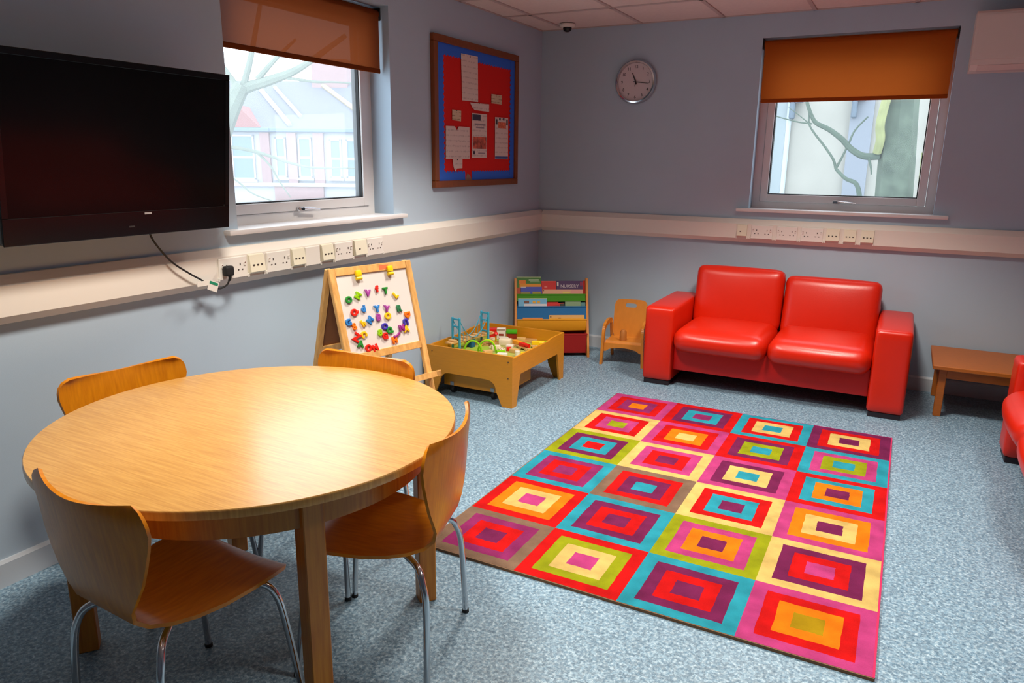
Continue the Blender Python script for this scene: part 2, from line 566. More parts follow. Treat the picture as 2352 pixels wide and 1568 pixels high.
def face_left(y, z=1.068):     # +u towards -y?  u runs along +y so that left in view is -u
    return basis((.055, y, z), (0, 1, 0), (1, 0, 0), (0, 0, 1))
def face_back(x, z=1.068):
    return basis((x, -.055, z), (1, 0, 0), (0, -1, 0), (0, 0, 1))
LS = [('d', -3.485, -3.313, 'white double socket holding the black plug, on the left wall trunking'),
      ('n', -3.309, -3.209, 'cream data outlet just right of the socket with the black plug'),
      ('d', -3.196, -3.028, 'empty white double socket between two cream data outlets under the left window'),
      ('n', -3.026, -2.930, 'cream data outlet left of the plain blank plate under the left window'),
      ('b', -2.929, -2.809, 'plain white blank plate on the left wall trunking under the window'),
      ('n', -2.807, -2.709, 'cream data outlet right of the plain blank plate under the left window'),
      ('d', -2.699, -2.545, 'white double socket left of the single jack outlet, above the easel'),
      ('s', -2.538, -2.425, 'cream outlet with one jack, second from the right on the left trunking'),
      ('d', -2.422, -2.265, 'rightmost white double socket on the left wall trunking')]
for k, a, b, lab in LS:
    outlet(k, face_left((a + b) / 2), b - a, lab)
RS = [('s', 1.702, 1.782, 'small outlet at the left end of the back wall trunking row'),
      ('d', 1.805, 1.967, 'leftmost of the three double sockets above the red sofa'),
      ('d', 1.987, 2.141, 'middle one of the three double sockets above the red sofa'),
      ('d', 2.157, 2.316, 'rightmost of the three double sockets above the red sofa'),
      ('n', 2.329, 2.424, 'data outlet directly right of the three double sockets on the back wall'),
      ('n', 2.447, 2.532, 'middle one of the three data outlets on the back wall trunking'),
      ('n', 2.558, 2.646, 'data outlet at the right end of the back wall trunking row')]
for k, a, b, lab in RS:
    outlet(k, face_back((a + b) / 2), b - a, lab)

# ------------------------------------------------------------------ television
tv = empty('television', (.218, -3.977, 1.587), 0, 'large black flat television mounted on the left wall, tilted down', 'television')
tv.rotation_euler = (0, math.radians(7), 0)
tb = MB()
tb.box((-.022, 0, 0), (.044, .935, .637), M_black, bev=.012, seg=3)
tb.box((-.058, 0, .02), (.04, .62, .40), M_black, bev=.015, seg=2)
tb.build('casing', tv, smooth=True)
MB().lohi((-.001, -.445, -.225), (.0012, .445, .295), M_screen).build('screen', tv)
bz = MB()
for lo, hi in (((0, -.4675, .295), (.004, .4675, .3185)), ((0, -.4675, -.3185), (.004, .4675, -.225)),
               ((0, -.4675, -.225), (.004, -.445, .295)), ((0, .445, -.225), (.004, .4675, .295))):
    bz.lohi(lo, hi, mat('gloss_black_bezel', (11, 10, 11), .16, spec=.4), bev=.0015)
bz.build('bezel', tv)
MB().lohi((.0035, .055, -.238), (.005, .085, -.231), mat('silver_badge', (150, 145, 145), .4)).build('badge', tv)
MB().lohi((.0035, -.012, -.285), (.0045, .012, -.279), mat('grey_mark', (44, 44, 46), .4)).build('button_mark', tv)
MB().lohi((.0035, .437, -.222), (.0048, .441, -.218), mat('grey_mark', (44, 44, 46), .4)).build('status_light', tv)
MB().box((-.14, 0, .02), (.14, .34, .22), M_black, bev=.01).build('wall_bracket', tv)
# power lead with plug and test tags
pl = empty('power_lead', (.075, -3.451, 1.06), 0, 'black power lead hanging from the television to the plug, with paper tags', 'cable')
def L(*p): return Vector(p) - Vector((.075, -3.451, 1.06))
def smooth_path(pts, n=6):
    pts = [Vector(p) for p in pts]; out = []
    for i in range(len(pts) - 1):
        p0 = pts[max(i - 1, 0)]; p1 = pts[i]; p2 = pts[i + 1]; p3 = pts[min(i + 2, len(pts) - 1)]
        for k in range(n):
            t = k / n
            out.append(.5 * ((2 * p1) + (p2 - p0) * t + (2 * p0 - 5 * p1 + 4 * p2 - p3) * t * t + (3 * p1 - p0 - 3 * p2 + p3) * t ** 3))
    return out + [pts[-1]]
MB().tube(smooth_path([L(.075, -3.83, 1.30), L(.078, -3.815, 1.235), L(.082, -3.745, 1.14), L(.086, -3.66, 1.075), L(.082, -3.595, 1.035), L(.078, -3.55, 1.0), L(.08, -3.50, .985), L(.085, -3.46, 1.0), L(.09, -3.449, 1.035)]), .0042, M_black, 8).build('cable', pl, smooth=True)
p = MB()
p.box((.012, 0, 0), (.034, .047, .048), M_rubber, bev=.012, seg=3)
p.tube([(.02, 0, -.015), (.018, .001, -.032), (.015, .002, -.045)], [.009, .007, .005], M_rubber, 10)
p.build('plug', pl, smooth=True)
tg = MB(); tg.box(L(.09, -3.592, 1.022), (.003, .075, .022), M_white, Matrix.Identity(4)); tg.build('paper_tag', pl, label='white folded paper tag on the lead')
tg = MB()
mt = Matrix.Translation(L(.094, -3.548, 1.004)) @ Matrix.Rotation(math.radians(-24), 4, 'X')
tg.box((0, 0, 0), (.003, .052, .045), M_white, mt)
tg.box((.002, -.002, .012), (.0015, .046, .012), colm('tag_green', (28, 140, 104)), mt)
tg.build('test_tag', pl, label='white and green safety test tag')

# ------------------------------------------------------------------ notice board
nb = empty('notice_board', (0, -1.055, 1.87), 0, 'wooden framed red notice board with scalloped blue border on the left wall', 'notice board')
fr = MB()
hw, hh = .59, .485
for lo, hi in (((0, -hw, hh - .045), (.032, hw, hh)), ((0, -hw, -hh), (.032, hw, -hh + .045)),
               ((0, -hw, -hh + .045), (.032, -hw + .05, hh - .045)), ((0, hw - .05, -hh + .045), (.032, hw, hh - .045))):
    fr.lohi(lo, hi, M_wframe, bev=.004)
fr.build('frame', nb)
MB().lohi((.002, -hw + .045, -hh + .04), (.014, hw - .045, hh - .04), mat('red_felt', (216, 16, 4), .9)).build('felt', nb)
bl = mat('blue_border_card', (44, 106, 220), .75)
def scallop(axis, a0, a1, edge, inward, depth, name):
    n = int((a1 - a0) / .034)
    pts = [(a0, edge)]
    for k in range(n * 6 + 1):
        a = a0 + (a1 - a0) * k / (n * 6)
        pts.append((a, edge + inward * (depth - .013 + .013 * abs(math.sin(PI * k / 6)))))
    pts.append((a1, edge))
    if axis == 'y':
        MB().prism(pts, .0144, .0162, bl, 'x').build(name, nb)
    else:
        MB().prism([(b, a) for a, b in pts], .0165, .0183, bl, 'x').build(name, nb)
scallop('y', -hw + .05, hw - .05, hh - .045, -1, .075, 'border_strip')
scallop('y', -hw + .05, -.19, -hh + .045, 1, .065, 'border_strip')
scallop('y', -.10, hw - .05, -hh + .045, 1, .065, 'border_strip')
scallop('z', -hh + .05, hh - .05, -hw + .05, 1, .085, 'border_strip')
scallop('z', -hh + .05, hh - .05, hw - .05, -1, .07, 'border_strip')
MB().prism([(-.19, -.44), (-.10, -.44), (-.125, -.405), (-.16, -.395)], .0145, .016, colm('torn_card', (150, 110, 90)), 'x').build('torn_scrap', nb)
pin = colm('pin_dark', (40, 34, 32))
P_note = lined_mat('typed_paper', (226, 206, 196), (202, 180, 172), 9)
P_pale = lined_mat('pale_note', (214, 190, 158), (170, 140, 110), 14)
def paper(pts, m, label, name='pinned_paper', extra=None, xo=.0186):
    cy = sum(p[0] for p in pts) / len(pts); cz = min(p[1] for p in pts)
    o = MB().prism([(a - cy, b - cz) for a, b in pts], 0, .0012, m, 'x')
    r = o.build(name, label=label, cat='paper', loc=(xo, cy, cz))
    top = max(p[1] for p in pts)
    MB().lathe([(.0035, 0), (.0035, .003), (.002, .005)], pin, 8, Matrix.Translation((.001, 0, (top - cz) * .955)) @ Matrix.Rotation(PI / 2, 4, 'Y')).build('pin', r)
    if extra:
        for nm, (a0, b0, a1, b1), mm in extra:
            MB().lohi((.0012, a0 - cy, b0 - cz), (.0016, a1 - cy, b1 - cz), mm).build(nm, r)
    return r
paper([(-1.297, 2.272), (-1.074, 2.276), (-1.07, 1.972), (-1.285, 1.968)], P_note, 'tall white typed sheet at the top of the notice board')
paper([(-1.182, 1.961), (-.915, 1.967), (-.915, 1.913), (-1.12, 1.914), (-1.155, 1.93)], P_note, 'white paper strip under the tall typed sheet on the notice board', xo=.0202)
paper([(-.877, 2.042), (-.718, 2.044), (-.72, 1.978), (-.877, 1.977)], P_pale, 'small buff card alone at the right of the notice board')
paper([(-1.413, 1.90), (-1.30, 1.898), (-1.303, 1.828), (-1.415, 1.832)], P_pale, 'small buff note at the left of the notice board')
paper([(-1.495, 1.79), (-1.385, 1.792), (-1.355, 1.765), (-1.33, 1.793), (-1.19, 1.794), (-1.187, 1.576), (-1.499, 1.574)], P_note, 'wide white sheet at the lower left of the notice board')
paper([(-1.416, 1.574), (-1.289, 1.574), (-1.291, 1.512), (-1.36, 1.51), (-1.385, 1.49), (-1.405, 1.52)], P_note, 'small torn white paper under the wide sheet on the notice board', xo=.0202)
paper([(-1.156, 1.892), (-.941, 1.894), (-.942, 1.585), (-1.158, 1.583)], P_note, 'white poster with dark header and red photo, middle of the notice board', 'poster',
      [('header_block', (-1.15, 1.845, -1.035, 1.885), colm('poster_navy', (52, 48, 70))),
       ('title_line', (-1.12, 1.812, -.965, 1.824), colm('poster_grey', (150, 132, 138))), ('title_line', (-1.10, 1.792, -.985, 1.802), colm('poster_grey', (150, 132, 138))),
       ('photo_print', (-1.148, 1.648, -.952, 1.732), mat('poster_photo', (206, 92, 66), .6, var=.5, scale=24, var2=(120, 40, 34))),
       ('footer_mark', (-1.14, 1.608, -1.115, 1.632), colm('poster_navy', (52, 48, 70))), ('footer_line', (-1.07, 1.614, -.97, 1.622), colm('poster_grey', (150, 132, 138)))])
paper([(-.82, 1.882), (-.616, 1.886), (-.613, 1.576), (-.82, 1.578)], P_note, 'white flyer with orange and black picture and navy foot, right of the notice board', 'flyer',
      [('picture_print', (-.775, 1.805, -.65, 1.85), mat('flyer_orange', (226, 110, 74), .6, var=.4, scale=30)),
       ('picture_print', (-.812, 1.83, -.785, 1.868), colm('flyer_black', (44, 38, 44))), ('picture_print', (-.645, 1.83, -.622, 1.872), colm('flyer_black', (44, 38, 44))),
       ('picture_print', (-.76, 1.862, -.735, 1.88), colm('flyer_black', (44, 38, 44))), ('picture_print', (-.70, 1.864, -.675, 1.882), colm('flyer_black', (44, 38, 44))),
       ('foot_band', (-.818, 1.58, -.615, 1.598), colm('flyer_blue', (66, 84, 150)))])

# ------------------------------------------------------------------ wall clock
ck = empty('wall_clock', (.829, 0, 2.174), 0, 'round chrome wall clock with white face above the corner of the back wall', 'clock')
mk = Matrix.Rotation(PI / 2, 4, 'X')
MB().lathe([(.158, 0), (.166, .012), (.165, .03), (.156, .042), (.146, .043), (.141, .034), (.14, .018)], M_chrome, 48, mk, cap=False).build('rim', ck, smooth=True)
MB().lathe([(.145, .004), (.145, .02)], colm('clock_face', (214, 200, 202), .6), 48, mk).build('face', ck)
ink = colm('clock_ink', (46, 40, 46), .6)
for n_ in range(1, 13):
    a = PI / 2 - n_ * PI / 6
    put_text(str(n_), .032, .0006, ink, 'numeral', ck, basis((.112 * math.cos(a), -.0205, .112 * math.sin(a)), (1, 0, 0), (0, 0, 1), (0, -1, 0)))
def hand(ang, l, wd, v, name, tail=.02):
    d = Vector((math.sin(ang), 0, math.cos(ang))); s = Vector((d.z, 0, -d.x))
    pts = [-d * tail - s * wd, -d * tail + s * wd, d * l + s * wd * .5, d * l - s * wd * .5]
    vs = [p_ + Vector((0, -v, 0)) for p_ in pts] + [p_ + Vector((0, -v - .0015, 0)) for p_ in pts]
    MB().add(vs, [[0, 1, 2, 3], [7, 6, 5, 4], [0, 1, 5, 4], [1, 2, 6, 5], [2, 3, 7, 6], [3, 0, 4, 7]], ink).build(name, ck)
hand(math.radians(-22), .072, .0055, .0225, 'hour_hand')
hand(math.radians(97), .108, .0032, .0245, 'minute_hand')
hand(math.radians(188), .034, .0016, .0262, 'second_hand')

# dome camera under the ceiling
dc = empty('dome_camera', (.325, -.226, H - .002), 0, 'small black dome camera on white base under the ceiling corner', 'camera')
MB().lathe([(.062, 0), (.062, -.012), (.05, -.024), (.034, -.026)], M_white, 28).build('base_ring', dc, smooth=True)
MB().lathe([(.034, -.024), (.034, -.034), (.029, -.047), (.017, -.056), (.002, -.059)], M_black, 24).build('dome', dc, smooth=True)

# air conditioner on the back wall
ac = empty('air_conditioner', (3.50, 0, 2.142), 0, 'white wall mounted air conditioner at the top right of the back wall', 'air conditioner')
M_ac = mat('ac_plastic', (226, 214, 206), .4)
MB().prism([(0, .0), (-.17, 0), (-.215, .03), (-.22, .07), (-.205, .33), (-.19, .345), (0, .345)], -.44, .44, M_ac, 'x').build('body', ac)
MB().prism([(-.216, .06), (-.226, .062), (-.212, .318), (-.204, .318)], -.43, .43, M_ac, 'x').build('front_panel', ac)
MB().prism([(-.10, -.002), (-.185, -.002), (-.216, .026), (-.212, .032), (-.18, .004)], -.40, .40, mat('ac_flap', (214, 198, 192), .4), 'x').build('flap', ac)

# ------------------------------------------------------------------ red sofas
def make_sofa(name, label, rise=(.035, 0)):
    """local: x across 0..1.70 (left arm first), y towards the back (front 0, back .80)"""
    t = empty(name, (0, 0, 0), 0, label, 'sofa')
    aw = .21; Wd = 1.70; D = .77
    for x0 in (0, Wd - aw):
        vs, fs = puff((aw, D, .535), .022, (.004, .004, .004, 0, 0, .006), 10)
        MB().add([v + Vector((x0 + aw / 2, D / 2, .30)) for v in vs], fs, M_red).build('armrest', t, smooth=60)
        MB().lohi((x0 + .012, .012, 0), (x0 + aw - .012, D - .02, .036), M_foot, bev=.003).build('plinth', t)
    MB().lohi((aw, .05, .115), (Wd - aw, D - .02, .30), M_redd, bev=.012, seg=2).build('base', t, smooth=True)
    MB().lohi((aw, D - .13, .28), (Wd - aw, D, .60), M_redd, bev=.02, seg=2).build('back_frame', t, smooth=True)
    cw = (Wd - 2 * aw) / 2
    for k in (0, 1):
        vs, fs = puff((cw - .006, .62, .165), .072, (0, 0, .03, 0, .0, .022), 16)
        MB().add([v + Vector((aw + cw * (k + .5), .31 - .035, .345)) for v in vs], fs, M_red).build('seat_cushion', t, smooth=60)
        vs, fs = puff((cw - .006, .16, .45), .05, (0, 0, .03, .0, 0, .008), 16)
        mt = Matrix.Translation((aw + cw * (k + .5), .60 if rise[k] else .615, .548 + rise[k])) @ Matrix.Rotation(math.radians(-11 if rise[k] else -15), 4, 'X')
        MB().add(vs, fs, M_red, mt).build('back_cushion', t, smooth=60)
    return t
sofa = make_sofa('sofa', 'orange red leather two seat sofa against the back wall under the window')
sofa.location = (1.257, -.815, 0)
sofa2 = make_sofa('sofa', 'red leather sofa cut off by the right edge of the picture', (0, 0))
sofa2.location = (3.445, -1.06, 0)
sofa2.rotation_euler = (0, 0, -PI / 2)

# low side table between the sofas
st = empty('side_table', (3.09, -.62, 0), 0, 'low wooden side table against the back wall between the two sofas', 'table')
MB().lohi((0, 0, .315), (.95, .60, .342), M_side, bev=.004).build('table_top', st)
for lo, hi in (((.06, .045, .255), (.89, .063, .315)), ((.06, .537, .255), (.89, .555, .315)), ((.045, .06, .255), (.063, .54, .315)), ((.887, .06, .255), (.905, .54, .315))):
    MB().lohi(lo, hi, M_side).build('apron', st)
for x in (.04, .865):
    for y in (.04, .515):
        MB().lohi((x, y, 0), (x + .045, y + .045, .315), M_side, bev=.003).build('leg', st)

# ------------------------------------------------------------------ rug
RUGC = dict(pink=(198, 66, 132), red=(216, 18, 18), plum=(122, 34, 84), purple=(150, 44, 104), orange=(246, 130, 14), teal=(44, 160, 182), cream=(230, 198, 116),
            lime=(160, 168, 20), taupe=(136, 108, 88), olive=(176, 142, 14))
RM = {}
for k_, c_ in RUGC.items():
    c_ = tuple(v_ * .83 for v_ in c_)
    RM[k_] = mat('rug_' + k_, c_, .95, spec=.1, var=.2, scale=11, bump=.5, bscale=260)
RUG = [['pink red purple orange', 'red plum teal purple', 'teal red cream teal', 'plum red cream plum'],
       ['cream red pink lime', 'pink red orange cream', 'red plum lime teal', 'teal pink lime teal'],
       ['lime plum teal red', 'cream pink red plum', 'pink plum cream teal', 'red teal orange plum'],
       ['teal purple red purple', 'taupe red plum teal', 'cream red teal plum', 'pink orange cream plum'],
       ['red orange cream pink', 'teal plum red plum', 'lime pink orange plum', 'cream plum red pink'],
       ['taupe purple red plum', 'red lime cream pink', 'teal plum red plum', 'pink red orange olive']]
cw, ch = .4238, .3893
rx, ry = 1.2096, -1.191
rg = empty('area_rug', (rx + 2 * cw, ry - 3 * ch, 0), 0, 'multicoloured rug of nested rectangles on the floor in front of the sofa', 'rug')
pile = MB()
zt = .012
random.seed(3)
for j in range(6):
    for i in range(4):
        names = RUG[j][i].split()
        x0 = (i - 2) * cw; y1 = (3 - j) * ch
        fr_ = (0, .125, .245, .375)
        def ring(f):
            return (x0 + cw * f, x0 + cw * (1 - f), y1 - ch * (1 - f), y1 - ch * f)
        def seg_pts(r_, wob):
            # slightly wavering woven edge
            a, b, c, d = r_; pts = []
            n = 8
            for k in range(n): pts.append((a + (b - a) * k / n, c))
            for k in range(n): pts.append((b, c + (d - c) * k / n))
            for k in range(n): pts.append((b - (b - a) * k / n, d))
            for k in range(n): pts.append((a, d - (d - c) * k / n))
            if wob: pts = [(p_[0] + random.uniform(-1, 1) * .0016, p_[1] + random.uniform(-1, 1) * .0016) for p_ in pts]
            return pts
        rings = [seg_pts(ring(f), f > 0) for f in fr_]
        for q in range(4):
            m_ = RM[names[q]]
            if q < 3:
                A, B = rings[q], rings[q + 1]; n = len(A)
                vs = [(a, b, zt) for a, b in A] + [(a, b, zt) for a, b in B]
                pile.add(vs, [[k, (k + 1) % n, n + (k + 1) % n, n + k] for k in range(n)], m_)
            else:
                A = rings[3]
                pile.add([(a, b, zt) for a, b in A], [list(range(len(A)))], m_)
pile.build('pile', rg)
bk = MB()
bk.lohi((-2 * cw, -3 * ch, .001), (2 * cw, 3 * ch, .0115), mat('rug_backing', (118, 88, 62), .9))
bk.build('backing', rg)
bd = MB()
e = .005
for lo, hi, m_ in (((-2 * cw - e, -3 * ch - e, .0005), (2 * cw + e, -3 * ch, .0115), mat('rug_backing', (118, 88, 62), .9)),
                   ((-2 * cw - e, 3 * ch, .0005), (2 * cw + e, 3 * ch + e, .0118), RM['pink']),
                   ((-2 * cw - e, -3 * ch, .0005), (-2 * cw, 3 * ch, .0115), mat('rug_backing', (118, 88, 62), .9)),
                   ((2 * cw, -3 * ch, .0005), (2 * cw + e + .002, 3 * ch, .0125), mat('rug_bind', (186, 28, 84), .9))):
    bd.lohi(lo, hi, m_)
bd.build('bound_edge', rg)

# ------------------------------------------------------------------ round table
TC = Vector((1.033, -4.198, 0)); TR = .645; TH = .74
tb = empty('round_table', TC, 0, 'round oak veneered table with square legs in the left foreground', 'table')
MB().lathe([(TR - .008, TH - .028), (TR, TH - .024), (TR, TH - .004), (TR - .003, TH)], M_table, 96).build('table_top', tb, smooth=True)
MB().lathe([(.556, TH - .125), (.556, TH - .028), (.530, TH - .028), (.530, TH - .125), (.556, TH - .125)], M_tleg, 72, cap=False).build('apron', tb, smooth=True)
for a, r in ((43, .54), (-30, .54), (-136, .575), (150, .55)):
    an = math.radians(a)
    mt = Matrix.Translation((r * math.cos(an), r * math.sin(an), 0)) @ Matrix.Rotation(math.radians(a + 8), 4, 'Z')
    MB().lohi((-.031, -.031, 0), (.031, .031, TH - .029), M_tleg, bev=.003, mtx=mt).build('leg', tb)

# ------------------------------------------------------------------ shell chairs
def chair_shell():
    prof = [(.225, .420, .165), (.218, .434, .190), (.198, .445, .208), (.15, .449, .218), (.08, .445, .218), (.0, .438, .206), (-.07, .434, .184), (-.125, .435, .158),
            (-.168, .444, .134), (-.194, .466, .124), (-.207, .50, .136), (-.215, .54, .163), (-.222, .59, .193), (-.229, .64, .213), (-.235, .69, .228),
            (-.240, .73, .238), (-.243, .755, .237), (-.245, .773, .231), (-.246, .787, .218), (-.2465, .797, .194)]
    nu = 14
    top = []
    for (y, z, hw) in prof:
        row = []
        back = min(1, max(0, (z - .47) / .25)); seat = 1 - back
        for k in range(nu + 1):
            u = -1 + 2 * k / nu
            dz = -.012 * (1 - u * u) * (1 if seat > .5 else 0) * min(1, max(0, (y + .17) / .1))
            dy = .040 * u * u * back
            dip = -.010 * (1 - abs(u) ** 1.5) * max(0, (z - .70) / .09) if z > .70 else 0
            row.append(Vector((u * hw, y + dy, z + dz + dip)))
        top.append(row)
    R = len(top)
    nrm = []
    for i in range(R):
        r_ = []
        for k in range(nu + 1):
            a = top[min(i + 1, R - 1)][k] - top[max(i - 1, 0)][k]
            b = top[i][min(k + 1, nu)] - top[i][max(k - 1, 0)]
            r_.append(a.cross(b).normalized())
        nrm.append(r_)
    th = .0105
    vs = [p for row in top for p in row] + [top[i][k] + nrm[i][k] * (th if nrm[0][nu // 2].z < 0 else -th) for i in range(R) for k in range(nu + 1)]
    N = R * (nu + 1)
    idx = lambda i, k: i * (nu + 1) + k
    fs = []
    for i in range(R - 1):
        for k in range(nu):
            fs.append([idx(i, k), idx(i, k + 1), idx(i + 1, k + 1), idx(i + 1, k)])
            fs.append([N + idx(i, k), N + idx(i + 1, k), N + idx(i + 1, k + 1), N + idx(i, k + 1)])
    for i in range(R - 1):
        for k in (0, nu):
            fs.append([idx(i, k), idx(i + 1, k), N + idx(i + 1, k), N + idx(i, k)])
    for k in range(nu):
        for i in (0, R - 1):
            fs.append([idx(i, k), idx(i, k + 1), N + idx(i, k + 1), N + idx(i, k)])
    return vs, fs
def make_chair():
    t = empty('shell_chair')
    vs, fs = chair_shell()
    MB().add(vs, fs, M_shell).build('seat_shell', t, smooth=50)
    MB().box((0, -.0, .415), (.17, .15, .012), M_steel, bev=.003).build('seat_mount', t)
    for sx in (-1, 1):
        for sy in (-1, 1):
            path = smooth_path([(sx * .05, sy * .04, .405), (sx * .11, sy * .10, .403), (sx * .155, sy * .155, .392), (sx * .180, sy * .18, .355), (sx * .194, sy * .195, .27), (sx * .218, sy * (.222 if sy > 0 else .200), .012)], 4)
            lg = MB().tube(path, .0105, M_chrome, 10).build('leg', t, smooth=True)
            MB().tube([(sx * .218, sy * (.222 if sy > 0 else .200), .012), (sx * .219, sy * (.223 if sy > 0 else .201), 0)], .0125, M_rubber, 10).build('foot_cap', lg, smooth=True)
    return t
proto = make_chair()
CH = [((.505, -4.18), (.99, -.14), 'beech shell chair on the wall side of the round table, below the television'),
      ((.962, -3.765), (.03, -1), 'beech shell chair on the far side of the round table, before the easel'),
      ((1.47, -4.10), (-.96, -.28), 'beech shell chair at the right of the round table, beside the rug'),
      ((1.165, -4.64), (.05, 1), 'nearest beech shell chair, at the front left of the round table')]
for i, ((x, y), f, lab) in enumerate(CH):
    c = proto if i == 0 else copy_tree(proto)
    c.location = (x, y, 0)
    c.rotation_euler = (0, 0, math.atan2(-f[0], f[1]))
    tag(c, lab, 'chair', 'shell chairs round the table')

# ------------------------------------------------------------------ easel with whiteboard
AL = Vector((.35, -3.076, 1.042)); AR = Vector((.485, -2.585, 1.042))
ex = (AR - AL).normalized(); EW = (AR - AL).length
nf = Vector((ex.y, -ex.x, 0))
dn = (nf * .29 - Vector((0, 0, 1.042))).normalized()
EN = ex.cross(-dn).normalized()
if EN.dot(nf) < 0: EN = -EN
bdn = (-nf * .31 - Vector((0, 0, 1.042))).normalized()
BN = (-nf - Vector((0, 0, .31 / 1.042)) * -1).normalized()
LF = 1.042 / abs(dn.z)
mid = (AL + AR) / 2
es = empty('easel', (mid.x, mid.y, 0), 0, 'wooden A-frame easel with whiteboard, behind the round table by the left wall', 'easel')
org = Vector((mid.x, mid.y, 0))
EM = basis(AL - org, ex, -dn, EN)          # local x right, y up the board, z out of the board
for u in (.016, EW - .016):
    MB().lohi((u - .018, -LF + .004, -.018), (u + .018, -.0, .006), M_pine, bev=.003, mtx=EM).build('front_leg', es)
for y0, y1, nm in ((-.04, 0, 'top_rail'), (-.475, -.437, 'bottom_rail')):
    MB().lohi((.034, y0, -.016), (EW - .034, y1, .004), M_pine, bev=.002, mtx=EM).build(nm, es)
MB().lohi((.034, -.437, -.012), (EW - .034, -.04, -.004), M_board, mtx=EM).build('whiteboard', es)
MB().lohi((.30, -.034, .0035), (.36, -.010, .0045), mat('red_scribble', (226, 112, 64), .6), mtx=EM).build('red_crayon_mark', es)
tr = MB()
for lo, hi in (((.0, -.64, .0), (.03, -.615, .085)), ((EW - .03, -.64, .0), (EW, -.615, .085)), ((0, -.64, .07), (EW, -.61, .085)), ((.03, -.64, .006), (EW - .03, -.632, .07))):
    tr.lohi(lo, hi, M_pine, mtx=EM)
tr.build('tray', es)
EBm = basis(AL - org - nf * .02, ex, -bdn, -BN)
for u in (.016, EW - .016):
    MB().lohi((u - .016, -LF - .006, -.012), (u + .016, -.005, .012), M_pine, bev=.003, mtx=EBm).build('back_leg', es)
MB().lohi((.03, -.44, -.006), (EW - .03, -.05, .0), M_hard, mtx=EBm).build('back_panel', es)
MB().lohi((.03, -.475, -.01), (EW - .03, -.44, .01), M_pine, mtx=EBm).build('back_rail', es)

LETC = dict(green=(40, 140, 50), lime=(150, 206, 10), purple=(164, 66, 156), red=(226, 34, 18), yellow=(246, 196, 20), blue=(50, 130, 206), dgreen=(44, 120, 76),
            orange=(250, 120, 12), indigo=(64, 50, 170), magenta=(150, 40, 130))
LET = [('O', 'green', 0, .082, .165, 'green letter O magnet at the left end of the top arc'),
       ('M', 'lime', 55, .142, .151, 'lime green tilted letter magnet beside the green O'),
       ('V', 'purple', -8, .202, .145, 'purple letter V magnet in the top arc'),
       ('f', 'red', 4, .262, .131, 'red letter f magnet at the peak of the arc'),
       ('T', 'green', 0, .313, .146, 'green letter T magnet right of the red f'),
       ('L', 'yellow', 30, .372, .176, 'yellow letter magnet at the right end of the top arc'),
       ('Q', 'red', 60, .100, .231, 'red letter Q magnet below the green O'),
       ('d', 'blue', 0, .157, .22, 'blue letter d magnet right of the red Q'),
       ('Y', 'blue', 0, .240, .232, 'blue letter Y magnet in the middle of the whiteboard'),
       ('Y', 'purple', -12, .299, .241, 'purple letter Y magnet right of the blue Y'),
       ('B', 'purple', -5, .238, .277, 'purple letter B magnet touching the blue Y from below'),
       ('O', 'yellow', 0, .297, .278, 'yellow letter O magnet under the purple Y'),
       ('R', 'dgreen', 0, .377, .249, 'dark green letter R magnet at the right of the whiteboard'),
       ('D', 'orange', -90, .422, .288, 'orange letter D magnet lying flat at the right edge'),
       ('G', 'blue', 10, .055, .276, 'blue letter G magnet at the left edge of the whiteboard'),
       ('S', 'orange', 15, .084, .301, 'orange letter S magnet right of the blue G'),
       ('h', 'yellow', 20, .140, .292, 'yellow letter h magnet left of the blue M'),
       ('M', 'blue', 45, .185, .283, 'blue letter M magnet tilted beside the yellow h'),
       ('O', 'indigo', 0, .265, .329, 'indigo letter O magnet at the top of the lower cluster'),
       ('Q', 'green', 30, .290, .352, 'green letter Q magnet right of the indigo O'),
       ('8', 'lime', -12, .228, .356, 'bright green figure 8 magnet left in the lower cluster'),
       ('G', 'red', 0, .256, .378, 'red letter G magnet at the bottom of the lower cluster'),
       ('U', 'indigo', 180, .403, .322, 'indigo letter U magnet upside down below the orange D'),
       ('N', 'magenta', 0, .371, .353, 'magenta letter N magnet left of the yellow A'),
       ('A', 'yellow', 0, .399, .362, 'yellow letter A magnet at the lower right'),
       ('J', 'magenta', -60, .335, .384, 'magenta letter J magnet above the orange H'),
       ('H', 'orange', 5, .311, .408, 'orange letter H magnet near the bottom rail, right'),
       ('Z', 'red', -40, .084, .357, 'large red letter Z magnet at the lower left'),
       ('C', 'yellow', -70, .128, .348, 'yellow letter C magnet beside the large red Z'),
       ('A', 'green', -15, .100, .392, 'green letter A magnet under the large red Z'),
       ('O', 'red', 25, .142, .421, 'red letter O magnet at the bottom of the whiteboard'),
       ('N', 'red', 10, .182, .426, 'red letter N magnet beside the red O at the bottom')]
LG = basis(AL, ex, -dn, EN)
for ch_, c_, rot, u, v, lab in LET:
    big = .056 if ch_ in 'Z' else .044
    mt = LG @ Matrix.Translation((u, -v, .0005)) @ Matrix.Rotation(math.radians(rot), 4, 'Z')
    o = put_text(ch_, big, .004, colm('magnet_' + c_, LETC[c_], .35), 'magnetic_letter', None, mt, .0018, .0012)
    tag(o, lab, 'letter magnet', 'magnetic letters on the easel')
for u, v, lab in ((.162, .058, 'yellow clip at the top left of the whiteboard'), (.361, .054, 'yellow clip at the top right of the whiteboard')):
    o = MB()
    mt = LG @ Matrix.Translation((u, -v + .012, .004))
    o.box((0, .008, .006), (.034, .03, .016), colm('clip_yellow', (250, 212, 10), .35), mt, bev=.005, seg=2)
    o.tube([(-.016, -.018, .005), (.016, -.018, .005)], .009, colm('clip_yellow', (250, 212, 10), .35), 12, mtx=mt)
    o.build('board_clip', label=lab, cat='clip', group='yellow clips on the whiteboard', smooth=True)

